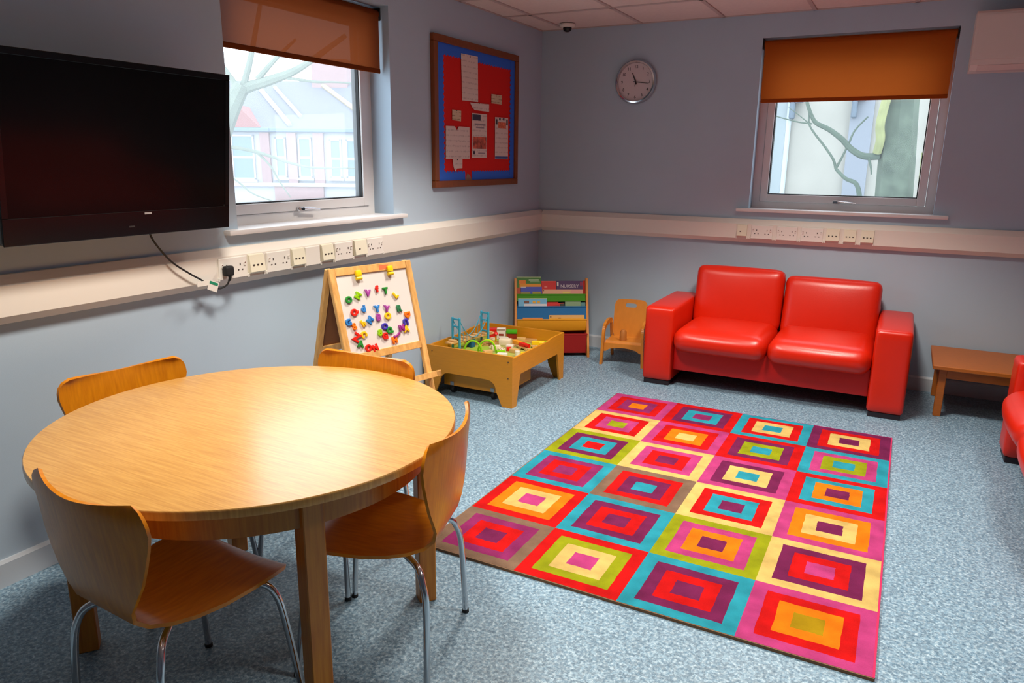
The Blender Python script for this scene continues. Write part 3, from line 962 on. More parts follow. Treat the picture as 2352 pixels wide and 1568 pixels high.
# ------------------------------------------------------------------ sling bookcase in the corner
RA = math.radians(31.74)
RO = Vector((.270, -.307, 0))
rk = empty('sling_bookcase', RO, RA, 'small wooden sling bookcase with coloured fabric pockets standing across the room corner', 'bookcase')
# local: x right, -y forward
for x in (-.297, .297):
    MB().prism([(0, 0), (-.25, 0), (-.245, .02), (-.046, .605), (-.034, .622), (-.01, .622), (0, .605)], x - .009, x + .009, M_rackw, 'x').build('side_panel', rk)
def ff(z): return .04 + .21 * (1 - z / .61)
cloth = dict(green=(66, 140, 18), blue=(28, 104, 160), yellow=(222, 150, 10), red=(150, 6, 4))
def sling(zf, drop, cname, zb, fo, tuck=0):
    m_ = mat('sling_' + cname, cloth[cname], .8, bump=.2, bscale=300)
    n = 8; pts = []
    f0 = ff(zf) + fo
    prof = [(-f0 - .001, zf + .002), (-f0 - .008, zf - .012), (-ff(zf - drop) - fo - .003 + tuck, zf - drop), (-f0 + .02 + tuck * .3, zf - drop - .014), (-f0 + .04, zf - drop + .0), (-max(f0 - .06, .02), zb)]
    vs = []; fs = []
    nx = 12
    for i in range(nx + 1):
        x = -.286 + .572 * i / nx
        for (y, z) in prof:
            vs.append((x, y, z - .004 * math.sin(PI * i / nx)))
    k = len(prof)
    for i in range(nx):
        for j in range(k - 1):
            fs.append([i * k + j, i * k + j + 1, (i + 1) * k + j + 1, (i + 1) * k + j])
    MB().add(vs, fs, m_).build('fabric_pocket', rk, smooth=True, label=cname + ' fabric pocket')
    MB().tube([(-.29, -f0, zf), (.29, -f0, zf)], .007, m_, 10).build('rail', rk, smooth=True)
sling(.490, .05, 'green', .50, -.018)
sling(.395, .10, 'blue', .43, -.004)
sling(.296, .09, 'yellow', .33, .010, .045)
bn = MB()
m_ = mat('sling_red', cloth['red'], .8, bump=.2, bscale=300)
for lo, hi in (((-.285, -.215, .035), (.285, -.207, .185)), ((-.285, -.03, .035), (.285, -.022, .24)), ((-.285, -.215, .03), (.285, -.022, .038)), ((-.285, -.215, .035), (-.279, -.022, .185)), ((.279, -.215, .035), (.285, -.022, .185))):
    bn.lohi(lo, hi, m_)
bn.build('storage_bin', rk, label='dark red fabric bin at the bottom')
MB().tube([(-.29, -.211, .185), (.29, -.211, .185)], .007, m_, 10).build('rail', rk, smooth=True)

def book(u0, u1, ztop, f, hgt, rgb, label, group, thick=.012, tilt=18, roll=0, parts=None):
    """stands leaning back in the sling, front cover at forward distance f at its top edge"""
    rt = Vector((math.cos(RA), math.sin(RA), 0)); fwv = Vector((math.sin(RA), -math.cos(RA), 0))
    t_ = math.radians(tilt)
    up = Vector((0, 0, math.cos(t_))) - fwv * math.sin(t_)
    nn = rt.cross(up).normalized()
    if nn.dot(fwv) < 0: nn = -nn
    top = RO + rt * ((u0 + u1) / 2) + fwv * (ff(ztop) - f) + Vector((0, 0, ztop))
    base = top - up * hgt
    w_ = u1 - u0
    if roll:
        rm = Matrix.Rotation(math.radians(roll), 3, nn)
        rt2 = rm @ rt; up2 = rm @ up
    else: rt2, up2 = rt, up
    mt = basis(base, rt2, up2, nn)
    root = bpy.data.objects.new('picture_book', None); COL.objects.link(root)
    root.empty_display_size = .05
    root.matrix_world = mt
    tag(root, label, 'book', group)
    mc = mat('cover_%d_%d_%d' % rgb, rgb, .4)
    c = MB(); c.lohi((-w_ / 2, 0, -.0016), (w_ / 2, hgt, 0), mc); c.lohi((-w_ / 2, 0, -thick), (w_ / 2, hgt, -thick + .0016), mc)
    c.lohi((-w_ / 2, 0, -thick), (-w_ / 2 + .002, hgt, 0), mc)
    c.build('cover', root)
    MB().lohi((-w_ / 2 + .003, .002, -thick + .0018), (w_ / 2 - .003, hgt - .003, -.0018), mat('page_edges', (226, 216, 188), .8)).build('pages', root)
    for nm, (a0, b0, a1, b1), rgb2 in (parts or []):
        MB().lohi((-w_ / 2 + a0 * w_, hgt - b1, 0), (-w_ / 2 + a1 * w_, hgt - b0, .0006), mat('print_%d_%d_%d' % rgb2, rgb2, .5)).build(nm, root)
    return root, w_, hgt
GB = 'picture books in the sling bookcase'
b_, w_, h_ = book(-.286, -.082, .628, .042, .19, (52, 120, 14), 'green and orange picture book standing highest at the top left', GB,
     parts=[('orange_band', (.12, .058, 1, .09), (232, 150, 16)), ('orange_picture', (.1, .028, .38, .058), (232, 128, 20)), ('white_lettering', (.5, .022, .92, .032), (206, 226, 190)), ('white_lettering', (.55, .038, .95, .046), (170, 200, 150)), ('pale_edge', (0, 0, 1, .005), (196, 214, 160))])
b_, w_, h_ = book(-.079, .046, .594, .042, .15, (206, 20, 10), 'red book in the middle of the top row', GB, parts=[('dark_red_band', (0, .0, 1, .006), (232, 60, 40)), ('pale_print', (.2, .04, .4, .055), (226, 120, 110))])
b_, w_, h_ = book(.271, .287, .598, .040, .15, (200, 16, 10), 'red book showing at the right end of the top row', GB)
b_, w_, h_ = book(.048, .268, .597, .040, .15, (72, 40, 92), 'dark purple nursery book at the top right', GB, parts=[('white_bird_print', (.02, .012, .08, .045), (220, 214, 200)), ('pink_patch', (.9, .01, 1, .04), (140, 30, 80))])
put_text('NURSERY', .036, .0004, colm('book_lettering', (206, 196, 200)), 'cover_lettering', b_, basis((.0, h_ - .046, .0008), (1, 0, 0), (0, 1, 0), (0, 0, 1)))
book(-.284, -.254, .545, .028, .10, (176, 62, 12), 'rust coloured book left of the blue one', GB)
book(-.252, -.076, .551, .028, .10, (60, 72, 176), 'blue picture book below the green and orange one', GB, parts=[('white_edge', (0, 0, .25, .006), (220, 214, 206)), ('olive_print', (.0, .045, .45, .06), (150, 140, 60)), ('olive_print', (.55, .04, .95, .06), (160, 146, 50))])
book(-.072, .268, .530, .028, .08, (222, 166, 132), 'wide peach coloured book just above the green pocket', GB, thick=.008, parts=[('yellow_patch', (.5, .018, .68, .035), (226, 196, 100)), ('pink_patch', (.7, .006, .98, .03), (222, 150, 140)), ('dark_dot', (.02, .006, .04, .014), (90, 60, 50))])
book(-.277, -.036, .462, .013, .12, (112, 180, 214), 'pale blue picture book in the blue pocket, left', GB, parts=[('brown_animal_print', (.2, .02, .38, .042), (120, 76, 62)), ('yellow_duck_print', (.5, .022, .6, .042), (226, 166, 30)), ('yellow_duck_print', (.66, .022, .76, .042), (226, 166, 30)), ('white_ground', (.2, .046, 1, .068), (216, 212, 214)), ('white_edge', (0, 0, 1, .005), (206, 214, 190))])
book(-.034, .06, .434, .026, .09, (210, 40, 24), 'short red book behind the red and black one', GB)
book(.114, .245, .436, .014, .10, (128, 156, 118), 'faded green book at the right of the blue pocket', GB)
book(.247, .284, .43, .014, .10, (82, 132, 130), 'teal book at the back right of the blue pocket', GB)
book(-.034, .112, .424, .013, .09, (206, 24, 14), 'red and black book leaning in the middle of the blue pocket', GB, roll=3, parts=[('black_picture', (.74, .006, 1, .045), (46, 44, 22)), ('dark_print', (.1, .02, .7, .03), (150, 16, 10))])
book(-.241, -.076, .312, -.004, .05, (214, 104, 20), 'thin orange book in the yellow pocket, left', GB, thick=.01, parts=[('pale_edge', (0, 0, 1, .006), (236, 180, 110))])
book(-.024, .270, .333, -.004, .066, (218, 166, 88), 'wide tan book in the yellow pocket, right', GB, thick=.009, parts=[('dark_dot', (.03, .010, .07, .02), (100, 70, 30)), ('brown_print', (.26, .022, .34, .03), (150, 100, 40)), ('yellow_foot', (0, .028, 1, .06), (222, 160, 20))])

# ------------------------------------------------------------------ child's armchair
kc = empty('child_armchair', (.955, -.30, 0), math.radians(8), "small wooden child's armchair with centre post, half hidden by the sofa", 'chair')
for s in (-1, 1):
    pth = smooth_path([(s * .165, -.17, 0), (s * .158, -.165, .16), (s * .155, -.165, .255), (s * .153, -.14, .30), (s * .15, -.07, .322), (s * .148, .02, .322), (s * .148, .06, .31)], 5)
    o = MB()
    for a, b in zip(pth[:-1], pth[1:]):
        d_ = (b - a); q = d_.to_track_quat('Z', 'X').to_matrix().to_4x4()
        o.box((0, 0, 0), (.02, .04, d_.length * 1.12), M_kid, Matrix.Translation((a + b) / 2) @ Matrix.Rotation(math.atan2(d_.y, d_.z) * -1, 4, 'X'))
    o.build('arm_frame', kc, label='bent arm running down into the front leg')
    MB().prism([(.17, 0), (.14, 0), (.05, .30), (.075, .32)], s * .145 - .01, s * .145 + .01, M_kid, 'x').build('rear_leg', kc)
MB().prism([(-.15, .165), (-.14, .19), (.05, .178), (.11, .185), (.11, .172), (.05, .165)], -.142, .142, M_kid, 'x').build('seat', kc)
sd = MB()
fa = [(-.15, .172), (.15, .172), (.15, .105)] + [(.135 - .27 * k / 10, .105 + .035 * math.sin(PI * k / 10) ** .5) for k in range(11)] + [(-.15, .105)]
sd.prism(fa, -.158, -.142, M_kid, 'y'); sd.build('front_rail', kc)
# back with hand hole
mtb = Matrix.Translation((0, .085, .17)) @ Matrix.Rotation(math.radians(-10), 4, 'X')
out_ = superell(.135, .16, 40, 6, 0, .155); hole = superell(.045, .017, 40, 4, 0, .265)
vs = []
for d_ in (-.007, .007):
    vs += [(a, d_, b) for a, b in out_] + [(a, d_, b) for a, b in hole]
fs = []
for k in range(40):
    j = (k + 1) % 40
    fs += [[k, j, 40 + j, 40 + k], [80 + j, 80 + k, 120 + k, 120 + j], [k, j, 80 + j, 80 + k], [40 + j, 40 + k, 120 + k, 120 + j]]
MB().add(vs, fs, M_kid, mtb).build('backrest', kc)
MB().lathe([(.027, .17), (.028, .19), (.026, .245), (.018, .262), (.006, .266)], mat('post_wood', (176, 108, 44), .5), 20, Matrix.Translation((-.012, -.09, .01))).build('centre_post', kc, smooth=True)

# ------------------------------------------------------------------ train play table
PX0, PX1, PY0, PY1, PZ = .035, .712, -1.812, -1.0, .348
pt = empty('play_table', ((PX0 + PX1) / 2, (PY0 + PY1) / 2, 0), 0, 'wooden train play table full of toys near the easel', 'play table')
pw, ph = (PX1 - PX0) / 2, (PY1 - PY0) / 2
def arch(hw_, top, leg, cr, rim_pts):
    # panel outline in (a,z): outer top then legs with an arched cut-out
    pts = [(-hw_, 0)] + [(-hw_, top)] if not rim_pts else [(-hw_, 0)] + rim_pts
    if not rim_pts: pts.append((hw_, top))
    pts += [(hw_, 0), (hw_ - leg * .62, 0)]
    z1 = .17
    for k in range(9):
        t = k / 8 * PI / 2
        pts.append((hw_ - leg - .07 * (1 - math.cos(t)) - .0 , z1 - cr + cr * math.sin(t)))
    for k in range(9):
        t = PI / 2 - k / 8 * PI / 2
        pts.append((-hw_ + leg + .07 * (1 - math.cos(t)), z1 - cr + cr * math.sin(t)))
    pts.append((-hw_ + leg * .62, 0))
    return pts
for s, nm in ((-1, 'front_panel'), (1, 'rear_panel')):
    MB().prism(arch(pw, PZ, .12, .07, None), s * (ph - .014), s * ph, M_play, 'y').build(nm, pt)
rim = [(-ph + .014, PZ), (-ph + .13, PZ), (-ph + .18, PZ - .012), (ph - .26, PZ - .012), (ph - .16, PZ), (ph - .014, PZ)]
rim2 = [(-ph + .014, PZ - .012), (-ph + .10, PZ - .012), (ph - .28, PZ - .012), (ph - .22, PZ - .002), (ph - .15, PZ), (ph - .014, PZ)]
for s in (-1, 1):
    pts = [(-ph + .014, .208)] + rim2 + [(ph - .014, .208)]
    MB().prism(pts, s * (pw - .014), s * pw, M_play, 'x').build('side_panel', pt)
    for q in (-1, 1):
        yy = q * (ph - .014)
        MB().prism([(yy, .208), (yy, 0), (yy - q * .05, 0), (yy - q * .10, .208)], s * (pw - .014), s * pw, M_play, 'x').build('leg', pt)
MB().lohi((-pw + .014, -ph + .014, .252), (pw - .014, ph - .014, .262), mat('play_bed_lime', (140, 186, 20), .6, var=.25, scale=6, var2=(196, 176, 110))).build('play_bed', pt)
for q in ((pw - .03, -ph - .001, .31), (pw - .03, -ph - .001, .20), (-pw + .06, -ph - .001, .31)):
    MB().lathe([(.004, 0), (.004, .002)], M_hole, 10, Matrix.Translation(q) @ Matrix.Rotation(PI / 2, 4, 'X')).build('screw_cap', pt)
BZ = .262
# trundle box under the table
bx = empty('storage_trolley', (.365, -1.52, 0), 0, 'low wooden storage box on black castors under the play table', 'box')
for lo, hi in (((-.235, -.2, .055), (.235, -.186, .155)), ((-.235, .186, .055), (.235, .2, .155)), ((-.235, -.186, .055), (-.221, .186, .155)), ((.221, -.186, .055), (.235, .186, .155))):
    MB().lohi(lo, hi, M_play).build('side_board', bx)
MB().lohi((-.221, -.186, .055), (.221, .186, .065), M_play).build('bottom_board', bx)
for x in (-.17, .15):
    MB().lohi((x - .014, -.203, .057), (x + .014, -.2, .083), M_steel).build('castor_plate', bx)
    for y in (-.18, .16):
        MB().lathe([(.022, -.012), (.025, -.008), (.025, .008), (.022, .012)], M_rubber, 16, Matrix.Translation((x, y, .026)) @ Matrix.Rotation(PI / 2, 4, 'Y')).build('castor', bx, smooth=True)

# toys on the play table
TOY = {k: colm('toy_' + k, v, .35) for k, v in dict(blue=(60, 170, 206), dblue=(20, 92, 140), lime=(140, 210, 16), red=(222, 24, 12), green=(70, 170, 20), orange=(244, 156, 24), yellow=(250, 206, 20), white=(236, 226, 214), maroon=(150, 44, 24), wood=(220, 174, 112), pale=(240, 226, 196)).items()}
br = empty('toy_bridge', (.170, -1.43, BZ), math.radians(78), 'pale blue toy suspension bridge with two tall towers on the play table', 'toy')
for sx in (-.15, .15):
    o = MB()
    for sy in (-.034, .034):
        o.lohi((sx - .007, sy - .007, 0), (sx + .007, sy + .007, .238), TOY['blue'], bev=.002)
    for z in (.222, .17, .09):
        o.lohi((sx - .005, -.034, z), (sx + .005, .034, z + .010), TOY['blue'])
    o.build('tower', br)
for sy in (-.034, .034):
    o = MB().tube([(-.15 + .30 * k / 16, sy, .226 - .146 * (1 - ((k - 8) / 8) ** 2)) for k in range(17)], .0028, TOY['blue'], 6)
    for k in range(2, 15, 2):
        o.tube([(-.15 + .30 * k / 16, sy, .226 - .146 * (1 - ((k - 8) / 8) ** 2)), (-.15 + .30 * k / 16, sy, .07)], .0015, TOY['blue'], 5)
    o.build('cable', br)
MB().lohi((-.23, -.028, .062), (.23, .028, .074), TOY['wood'], bev=.002).build('deck', br)
for k in range(7):
    MB().lohi((-.20 + .062 * k, -.03, .074), (-.17 + .062 * k, .03, .086), TOY['wood'], bev=.002).build('deck_block', br)
MB().lohi((-.02, -.026, 0), (.02, .026, .062), TOY['dblue'], bev=.003).build('pier', br, label='dark blue pier in the middle')
for k, (x, y, rz) in enumerate(((.265, -1.56, 20), (.345, -1.50, 25))):
    o = MB()
    o.tube([(.062 * math.cos(PI * q / 14), 0, .085 * math.sin(PI * q / 14)) for q in range(15)], .007, TOY['lime'], 8)
    o.build('toy_arch', label='lime green toy arch, ' + ('left' if k == 0 else 'right') + ' one of the pair by the front board', cat='toy', group='lime arches', loc=(x, y, BZ), rot=(0, 0, math.radians(rz)), smooth=True)
MB().tube([(.05 * math.cos(PI * q / 12), 0, .05 * math.sin(PI * q / 12)) for q in range(13)], .006, TOY['yellow'], 8).build('toy_arch', label='yellow toy arch behind the lime arches', cat='toy', loc=(.27, -1.36, BZ), rot=(0, 0, .3), smooth=True)

def house(name, x, y, rz, bw, bd, bh, body, roof, label, extra=None):
    t = empty(name, (x, y, BZ), math.radians(rz), label, 'toy')
    MB().lohi((-bw / 2, -bd / 2, 0), (bw / 2, bd / 2, bh), TOY[body], bev=.002).build('body', t)
    MB().lohi((-bw / 2 - .004, -bd / 2 - .004, bh), (bw / 2 + .004, bd / 2 + .004, bh + .022), TOY[roof], bev=.005, seg=2).build('roof', t)
    return t
house('toy_shed', .175, -1.10, 28, .075, .06, .05, 'red', 'red', 'red toy building at the back of the play table')
t_ = empty('toy_station', (.245, -1.11, BZ), math.radians(25), 'white toy station front between the red and green buildings', 'toy')
MB().lohi((-.034, -.02, 0), (.034, .02, .085), TOY['white'], bev=.003).build('body', t_)
MB().lohi((-.018, -.0215, .03), (.018, -.02, .045), TOY['maroon']).build('sign', t_)
MB().lohi((-.03, -.0215, .07), (.03, -.02, .082), colm('toy_grey', (170, 150, 130))).build('lintel', t_)
house('toy_shed', .315, -1.075, 25, .075, .055, .048, 'maroon', 'green', 'brown toy building with bright green roof at the back of the play table')
# little figure on a yellow post
t_ = empty('toy_signal', (.27, -1.24, BZ), 0, 'orange and red toy signal post in the middle of the play table', 'toy')
MB().lohi((-.018, -.012, 0), (.018, .012, .012), TOY['yellow'], bev=.003).build('foot', t_)
MB().tube([(0, 0, .01), (0, 0, .06)], .006, TOY['orange'], 8).build('post', t_, smooth=True)
MB().lathe([(.004, .055), (.016, .062), (.018, .07), (.010, .082), (.003, .086)], TOY['red'], 14).build('lamp_head', t_, smooth=True)
# wooden track pieces
def track(x, y, rz, r, ang, label, wd=.038):
    n = 10
    o = MB()
    poly = []
    a0 = math.radians(ang)
    for k in range(n + 1):
        a = a0 * k / n
        poly.append(((r + wd / 2) * math.cos(a) - r, (r + wd / 2) * math.sin(a)))
    for k in range(n, -1, -1):
        a = a0 * k / n
        poly.append(((r - wd / 2) * math.cos(a) - r, (r - wd / 2) * math.sin(a)))
    m_ = TOY['wood'] if len(label) % 2 else TOY['pale']
    # quads along the bend
    vs = []; fs = []
    for z in (0, .012):
        vs += [(a, b, z) for a, b in poly]
    N_ = len(poly)
    for k in range(n):
        q = N_ - 1 - k
        fs += [[k, k + 1, q - 1, q], [N_ + k, N_ + q, N_ + q - 1, N_ + k + 1], [k, k + 1, N_ + k + 1, N_ + k], [q, q - 1, N_ + q - 1, N_ + q]]
    fs += [[0, N_ - 1, 2 * N_ - 1, N_], [n, n + 1, N_ + n + 1, N_ + n]]
    o.add(vs, fs, m_)
    root = o.build('track_piece', label=label, cat='toy track', group='wooden train track pieces', loc=(x, y, BZ), rot=(0, 0, math.radians(rz)))
    for off in (-.010, .010):
        g_ = MB()
        pts = [((r + off) * math.cos(a0 * k / n) - r, (r + off) * math.sin(a0 * k / n), .0125) for k in range(n + 1)]
        g_.tube(pts, .0016, mat('track_groove', (150, 104, 54), .6), 5)
        g_.build('groove', root)
    return root
TK = [(.30, -1.33, 60, .16, 85, 'curved wooden track piece in front of the signal post'), (.45, -1.46, 20, .14, 80, 'curved wooden track piece beside the lime arches'), (.40, -1.18, 100, .18, 80, 'curved wooden track piece behind the orange train'),
      (.56, -1.14, 40, .16, 85, 'curved wooden track at the back right of the play table'), (.18, -1.20, -20, .3, 45, 'long wooden track piece beside the blue bridge'), (.59, -1.33, 30, .15, 80, 'curved wooden track along the right side board'),
      (.40, -1.62, 75, .3, 40, 'long wooden track near the front board'), (.12, -1.67, 80, .3, 40, 'wooden track at the front left corner'), (.50, -1.03, 95, .3, 45, 'wooden track along the rear board')]
for q in TK: track(*q)
def block(x, y, rz, d, c, label, z=0, shape='box'):
    o = MB()
    if shape == 'box': o.lohi((-d[0] / 2, -d[1] / 2, 0), (d[0] / 2, d[1] / 2, d[2]), TOY[c], bev=min(d) * .15, seg=2)
    else: o.lathe([(d[0], 0), (d[0], d[2])], TOY[c], 16)
    return o.build('toy_block', label=label, cat='toy', group='loose toy blocks', loc=(x, y, BZ + z), rot=(0, 0, math.radians(rz)), smooth=True)
block(.355, -1.25, 15, (.085, .07, .045), 'pale', 'pale wooden block in the middle of the play table')
block(.30, -1.17, 40, (.07, .06, .03), 'white', 'flat white block behind the signal post')
block(.425, -1.31, 10, (.05, .04, .022), 'white', 'small white block left of the orange train')
block(.50, -1.56, 20, (.07, .04, .028), 'white', 'white block near the front right corner')
block(.585, -1.50, 0, (.017, .017, .04), 'white', 'small upright white peg at the right board', shape='cyl')
block(.46, -1.39, 35, (.035, .03, .026), 'red', 'small red block before the orange train')
block(.44, -1.47, 35, (.06, .03, .02), 'lime', 'lime block beside the small red block')
block(.605, -1.43, 20, (.05, .035, .018), 'yellow', 'yellow block at the right side board')
block(.56, -1.62, 20, (.08, .05, .008), 'lime', 'flat lime piece in the front right corner')
block(.16, -1.73, 10, (.05, .035, .05), 'wood', 'wooden block near the front board, left')
block(.085, -1.70, 30, (.045, .04, .045), 'yellow', 'yellow block at the front left corner')
block(.27, -1.69, 12, (.045, .03, .045), 'wood', 'wooden block left of the lime arches')
for k, (x, y, rz, c, lab) in enumerate(((.36, -1.40, 40, 'pale', 'pale wooden block behind the right lime arch'), (.22, -1.30, 20, 'wood', 'wooden block beside the blue bridge'),
        (.41, -1.10, 10, 'wood', 'wooden block at the back of the play table'), (.64, -1.10, 30, 'lime', 'lime block in the back right corner of the play table'),
        (.38, -1.55, 60, 'wood', 'wooden block in front of the lime arches'), (.52, -1.42, 0, 'wood', 'wooden block beside the red block'))):
    block(x, y, rz, (.065, .032, .03), c, lab)
def train(x, y, rz, label, c1, c2, ln):
    t = empty('toy_train', (x, y, BZ), math.radians(rz), label, 'toy')
    MB().lohi((-ln / 2, -.017, .010), (ln / 2, .017, .022), TOY['wood'], bev=.002).build('chassis', t)
    MB().lohi((-ln / 2 + .004, -.017, .022), (ln * .1, .017, .048), TOY[c1], bev=.004, seg=2).build('cab', t)
    MB().tube([(ln * .1, 0, .036), (ln / 2 - .004, 0, .036)], .014, TOY[c2], 14).build('boiler', t, smooth=True)
    for sx in (-.3, .3):
        for sy in (-.019, .019):
            MB().lathe([(.010, -.003), (.010, .003)], TOY['wood'], 12, Matrix.Translation((sx * ln, sy, .010)) @ Matrix.Rotation(PI / 2, 4, 'X')).build('wheel', t)
train(.475, -1.27, -25, 'orange toy engine with wooden wheels in the middle right of the play table', 'orange', 'orange', .11)
train(.545, -1.31, -20, 'red toy wagon beside the orange engine', 'red', 'red', .10)
train(.60, -1.21, 25, 'yellow toy engine near the right side board', 'yellow', 'yellow', .10)

# ------------------------------------------------------------------ outside the windows
YAW = .4868
rtv = Vector((math.cos(YAW), math.sin(YAW), 0)); fwv = Vector((-math.sin(YAW), math.cos(YAW), 0))
HP = Vector((-9.344, 17.179, 0))
MB().lohi((-60, .3, -3.6), (40, 70, -3.4), mat('street_ground', (120, 120, 120), .9)).build('ground', kind='structure')
HM = basis(HP, rtv, fwv, (0, 0, 1))          # x along the terrace, y away, z up
M_rend = mat('white_render', (178, 180, 186), .9)
M_brick = mat('pale_red_brick', (156, 128, 128), .9, var=.1, scale=12)
M_slate = mat('grey_slate_roof', (112, 114, 124), .8, var=.06, scale=6)
M_redt = mat('red_roof_tile', (150, 100, 98), .8)
M_pane = mat('house_glass', (110, 132, 150), .15)
M_lead = mat('lead_gutter', (110, 130, 156), .6)
M_cop = mat('coping_white', (170, 172, 178), .8)
M_ridge = mat('ridge_tile_buff', (168, 152, 122), .8)
def terr(name, u0, u1, label, wins, piers, gable, brick):
    t = empty(name, (0, 0, 0), 0, label, 'house')
    t.matrix_world = HM
    MB().lohi((u0, .05, -3.4), (u1, 5, 2.5), M_rend).build('wall', t)
    sl = .62
    MB().prism([(-.15, 2.46), (2.9, 2.46 + 3.05 * sl), (6, 2.46), (5.8, 2.44), (2.9, 2.36 + 3.05 * sl), (-.1, 2.40)], u0, u1, M_slate, 'x').build('roof', t)
    MB().lohi((u0, -.16, 2.42), (u1, -.02, 2.55), M_lead, bev=.02).build('gutter', t)
    for a, b, z0, z1 in wins:
        f = MB()
        for lo, hi in (((a, -.02, z0), (a + .06, .06, z1)), ((b - .06, -.02, z0), (b, .06, z1)), ((a, -.02, z0), (b, .06, z0 + .06)), ((a, -.02, z1 - .06), (b, .06, z1)), ((a, -.015, (z0 + z1) / 2 - .04), (b, .06, (z0 + z1) / 2 + .04))):
            f.lohi(lo, hi, M_rend)
        fo = f.build('window_frame', t)
        MB().lohi((a + .06, .0, z0 + .06), (b - .06, .055, z1 - .06), M_pane).build('pane', fo)
        MB().lohi((a - .06, -.1, z0 - .09), (b + .06, .05, z0), M_rend).build('window_ledge', t)
    for a, b, z0, z1 in piers:
        MB().lohi((a, -.08, z0), (b, .06, z1), M_brick).build('brick_pier', t)
    for a, b, z0, z1 in brick:
        MB().lohi((a, -.06, z0), (b, .055, z1), M_brick).build('brick_panel', t)
        for k in (.3, .72):
            c = a + (b - a) * k
            MB().prism([(c + .32 * math.cos(PI * q / 10), z0 + .12 * math.sin(PI * q / 10) * 2.2) for q in range(11)], -.09, -.055, M_rend, 'y').build('arch_moulding', t)
    MB().lohi((u0, -.1, .60), (u1, .05, .72), M_rend).build('string_course', t)
    for a, b, c_, z0, z1 in gable:
        MB().prism([(a, z0), (b, z0), (c_, z1)], -.12, 1.4, M_redt, 'y').build('gable', t)
    return t
t1 = terr('terraced_house', -14.0, -8.35, 'white rendered terraced house with small red gable, left in the window view',
     [(-9.75, -8.95, .82, 2.32), (-11.2, -10.4, .82, 2.32)], [(-8.72, -8.40, .72, 2.44)], [(-10.2, -8.66, -9.43, 2.56, 3.3)], [])
t2 = terr('terraced_house', -8.35, -1.0, 'white terraced house with brick piers between sash windows, right in the window view',
     [(-8.24, -7.86, .9, 2.25), (-7.44, -6.98, .9, 2.25), (-6.36, -5.95, .9, 2.2), (-5.8, -5.2, .9, 2.2), (-4.6, -3.8, .9, 2.2)], [(-7.80, -7.48, .72, 2.44), (-6.90, -6.55, .72, 2.44)], [], [(-8.62 + .3, -6.62, -.2, .60)])
def on_roof(u, w_, off=0): return Vector((u, w_, 2.50 + (w_ + .15) * .62 + off))
for (ua, wa), (ub, wb), r, m_, nm, par in (((-9.3, 2.2), (-7.7, .1), .09, M_cop, 'party_wall_coping', t1), ((-8.85, 2.4), (-7.45, .6), .07, M_cop, 'party_wall_coping', t2), ((-7.3, 2.75), (-5.3, .7), .09, M_ridge, 'buff_ridge', t2)):
    MB().tube([on_roof(ua, wa), on_roof(ub, wb)], r, m_, 6).build(nm, par)
MB().lohi((-7.5, 2.5, 4.0), (-6.2, 3.3, 5.1), M_brick).build('chimney', t2)

def tree(name, label, mtx, limbs, m_trunk, loc0):
    t = empty(name, (0, 0, 0), 0, label, 'tree')
    for nm, pts, rs, mm in limbs:
        P_ = smooth_path([mtx @ Vector(p_) for p_ in pts], 5)
        n = len(P_)
        rr = [rs[0] + (rs[1] - rs[0]) * k / (n - 1) for k in range(n)]
        MB().tube(P_, rr, mm, 8).build(nm, t, smooth=True)
    return t
M_bark = mat('pale_green_bark', (112, 120, 108), .9, var=.12, scale=6, bump=.6, bscale=14)
T1 = basis(Vector((2.8188, -5.8006, 0)) + fwv * 12, rtv, fwv, (0, 0, 1))
tree('bare_tree', 'bare pale green tree in front of the houses, seen through the left window', T1, [
    ('trunk', [(-5.2, .1, -3.4), (-5.1, .1, -1), (-4.9, .05, 1.2), (-4.55, 0, 2.1), (-4.25, 0, 2.66)], (.22, .12), M_bark),
    ('branch', [(-4.75, 0, 2.0), (-4.3, .02, 2.55), (-3.85, .0, 2.72), (-3.5, 0, 2.84), (-3.2, 0, 3.0), (-2.6, 0, 3.4)], (.10, .035), M_bark),
    ('branch', [(-4.25, 0, 2.6), (-4.12, 0, 2.95), (-4.02, 0, 3.3), (-3.9, .1, 3.9)], (.055, .03), M_bark),
    ('branch', [(-4.0, 0, 2.75), (-3.7, 0, 3.05), (-3.4, .1, 3.35)], (.05, .02), M_bark),
    ('branch', [(-4.3, 0, 2.6), (-4.5, 0, 2.9), (-4.7, 0, 3.2)], (.05, .02), M_bark),
    ('branch', [(-3.6, 0, 2.78), (-3.1, 0, 2.72), (-2.85, 0, 2.72), (-2.4, 0, 2.7)], (.025, .010), M_bark),
    ('branch', [(-4.9, 0, 1.75), (-4.45, 0, 1.72), (-4.05, 0, 1.64), (-3.6, 0, 1.5), (-3.2, 0, 1.42), (-2.5, 0, 1.42)], (.035, .012), M_bark),
    ('branch', [(-4.1, 0, 1.65), (-3.9, 0, 1.45), (-3.75, 0, 1.18), (-3.6, 0, .95)], (.02, .008), M_bark),
    ('branch', [(-4.9, 0, 1.4), (-4.48, 0, 1.22), (-4.2, 0, 1.0), (-3.8, 0, .86)], (.018, .008), M_bark)], M_bark, None)

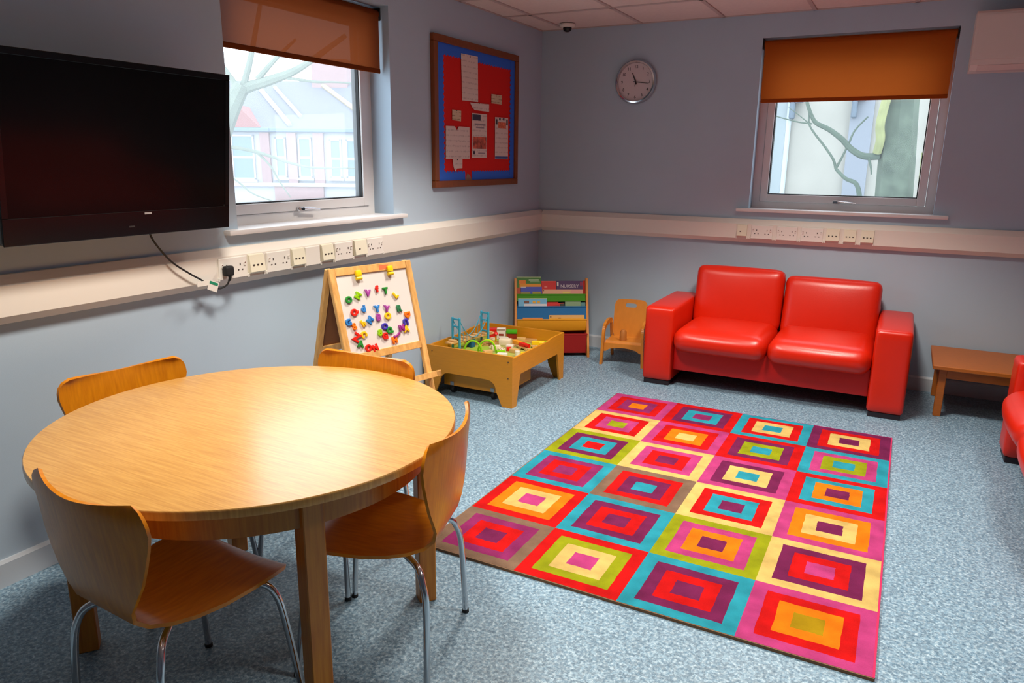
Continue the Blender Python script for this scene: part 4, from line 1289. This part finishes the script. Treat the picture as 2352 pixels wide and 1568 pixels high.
M_moss = mat('mossy_bark', (92, 104, 90), .95, var=.22, scale=7, bump=.8, bscale=16, var2=(78, 90, 78))
M_lich = mat('yellow_lichen', (146, 150, 104), .95, var=.15, scale=9)
M_twig = mat('grey_green_branch', (84, 98, 86), .95, var=.12, scale=8)
T2 = Matrix.Translation((0, 4, 0))
tr2 = tree('mossy_tree', 'thick mossy tree trunk with bare branches outside the back window', T2, [
    ('trunk', [(2.72, .05, -3.4), (2.70, .05, 0), (2.67, .05, 1.2), (2.62, .05, 2.2), (2.58, .05, 3.2), (2.56, .05, 4.4)], (.23, .16), M_moss),
    ('branch', [(2.46, -.02, 1.66), (2.30, -.08, 1.66), (2.16, -.1, 1.74), (2.05, -.1, 1.85), (1.90, -.1, 1.96), (1.76, -.1, 2.03), (1.70, -.1, 2.10), (1.62, -.1, 2.28), (1.55, -.1, 2.5)], (.042, .016), M_twig),
    ('branch', [(2.44, -.05, 1.70), (2.46, -.12, 1.85), (2.44, -.16, 2.0), (2.46, -.16, 2.2), (2.5, -.12, 2.45)], (.05, .05), M_lich),
    ('branch', [(2.33, -.05, 1.1), (2.27, -.1, 1.33), (2.14, -.1, 1.40), (2.02, -.1, 1.51)], (.030, .018), M_twig),
    ('branch', [(2.02, -.1, 1.51), (1.98, -.1, 1.62), (1.86, -.1, 1.78), (1.74, -.1, 1.92), (1.67, -.1, 2.03), (1.66, -.1, 2.15)], (.016, .009), M_twig),
    ('branch', [(2.02, -.1, 1.51), (2.08, -.1, 1.66), (2.13, -.1, 1.80), (2.18, -.1, 1.95), (2.30, -.1, 2.1)], (.014, .009), M_twig),
    ('branch', [(1.70, -.1, 2.03), (1.55, -.1, 2.05), (1.36, -.1, 2.10), (1.2, -.1, 2.15)], (.010, .005), M_twig),
    ('branch', [(1.66, -.1, 2.04), (1.52, -.1, 2.15), (1.42, -.1, 2.22)], (.007, .004), M_twig),
    ('branch', [(2.36, -.08, 1.64), (2.40, -.1, 1.52), (2.41, -.1, 1.45)], (.016, .006), M_twig)], M_moss, None)
MB().tube(smooth_path([T2 @ Vector(p_) for p_ in ((2.94, -.16, 1.0), (2.93, -.16, 1.4), (2.92, -.15, 1.7))]), .028, M_lich, 8).build('lichen_patch', tr2, smooth=True)

M_crm = mat('cream_house_wall', (158, 156, 148), .9, var=.05, scale=2)
nb_ = empty('neighbour_building', (0, 9.3, 0), 0, 'pale rendered building with pilasters close behind the mossy tree', 'building')
MB().lohi((-3, .1, -3.4), (7, 4, 5.2), M_crm).build('wall', nb_)
for x0, x1, rgb in ((-.2, .62, (144, 154, 158)), (1.72, 2.1, (130, 136, 146)), (3.3, 3.7, (176, 184, 196))):
    MB().lohi((x0, 0, -3.4), (x1, .12, 5.2), mat('pilaster_%d' % rgb[0], rgb, .9)).build('pilaster', nb_)
MB().tube([(.66, .03, -3.4), (.66, .03, 5.2)], .05, mat('downpipe_grey', (176, 188, 194), .7), 10).build('downpipe', nb_)
for x in (.72, 1.78):
    o = MB().box((x, -.06, 2.52), (.09, .18, .3), mat('bracket_slate', (96, 110, 124), .8), bev=.02)
    o.box((x + .05, -.04, 2.72), (.25, .2, .12), mat('bracket_slate', (96, 110, 124), .8), bev=.02)
    o.build('eaves_bracket', nb_)
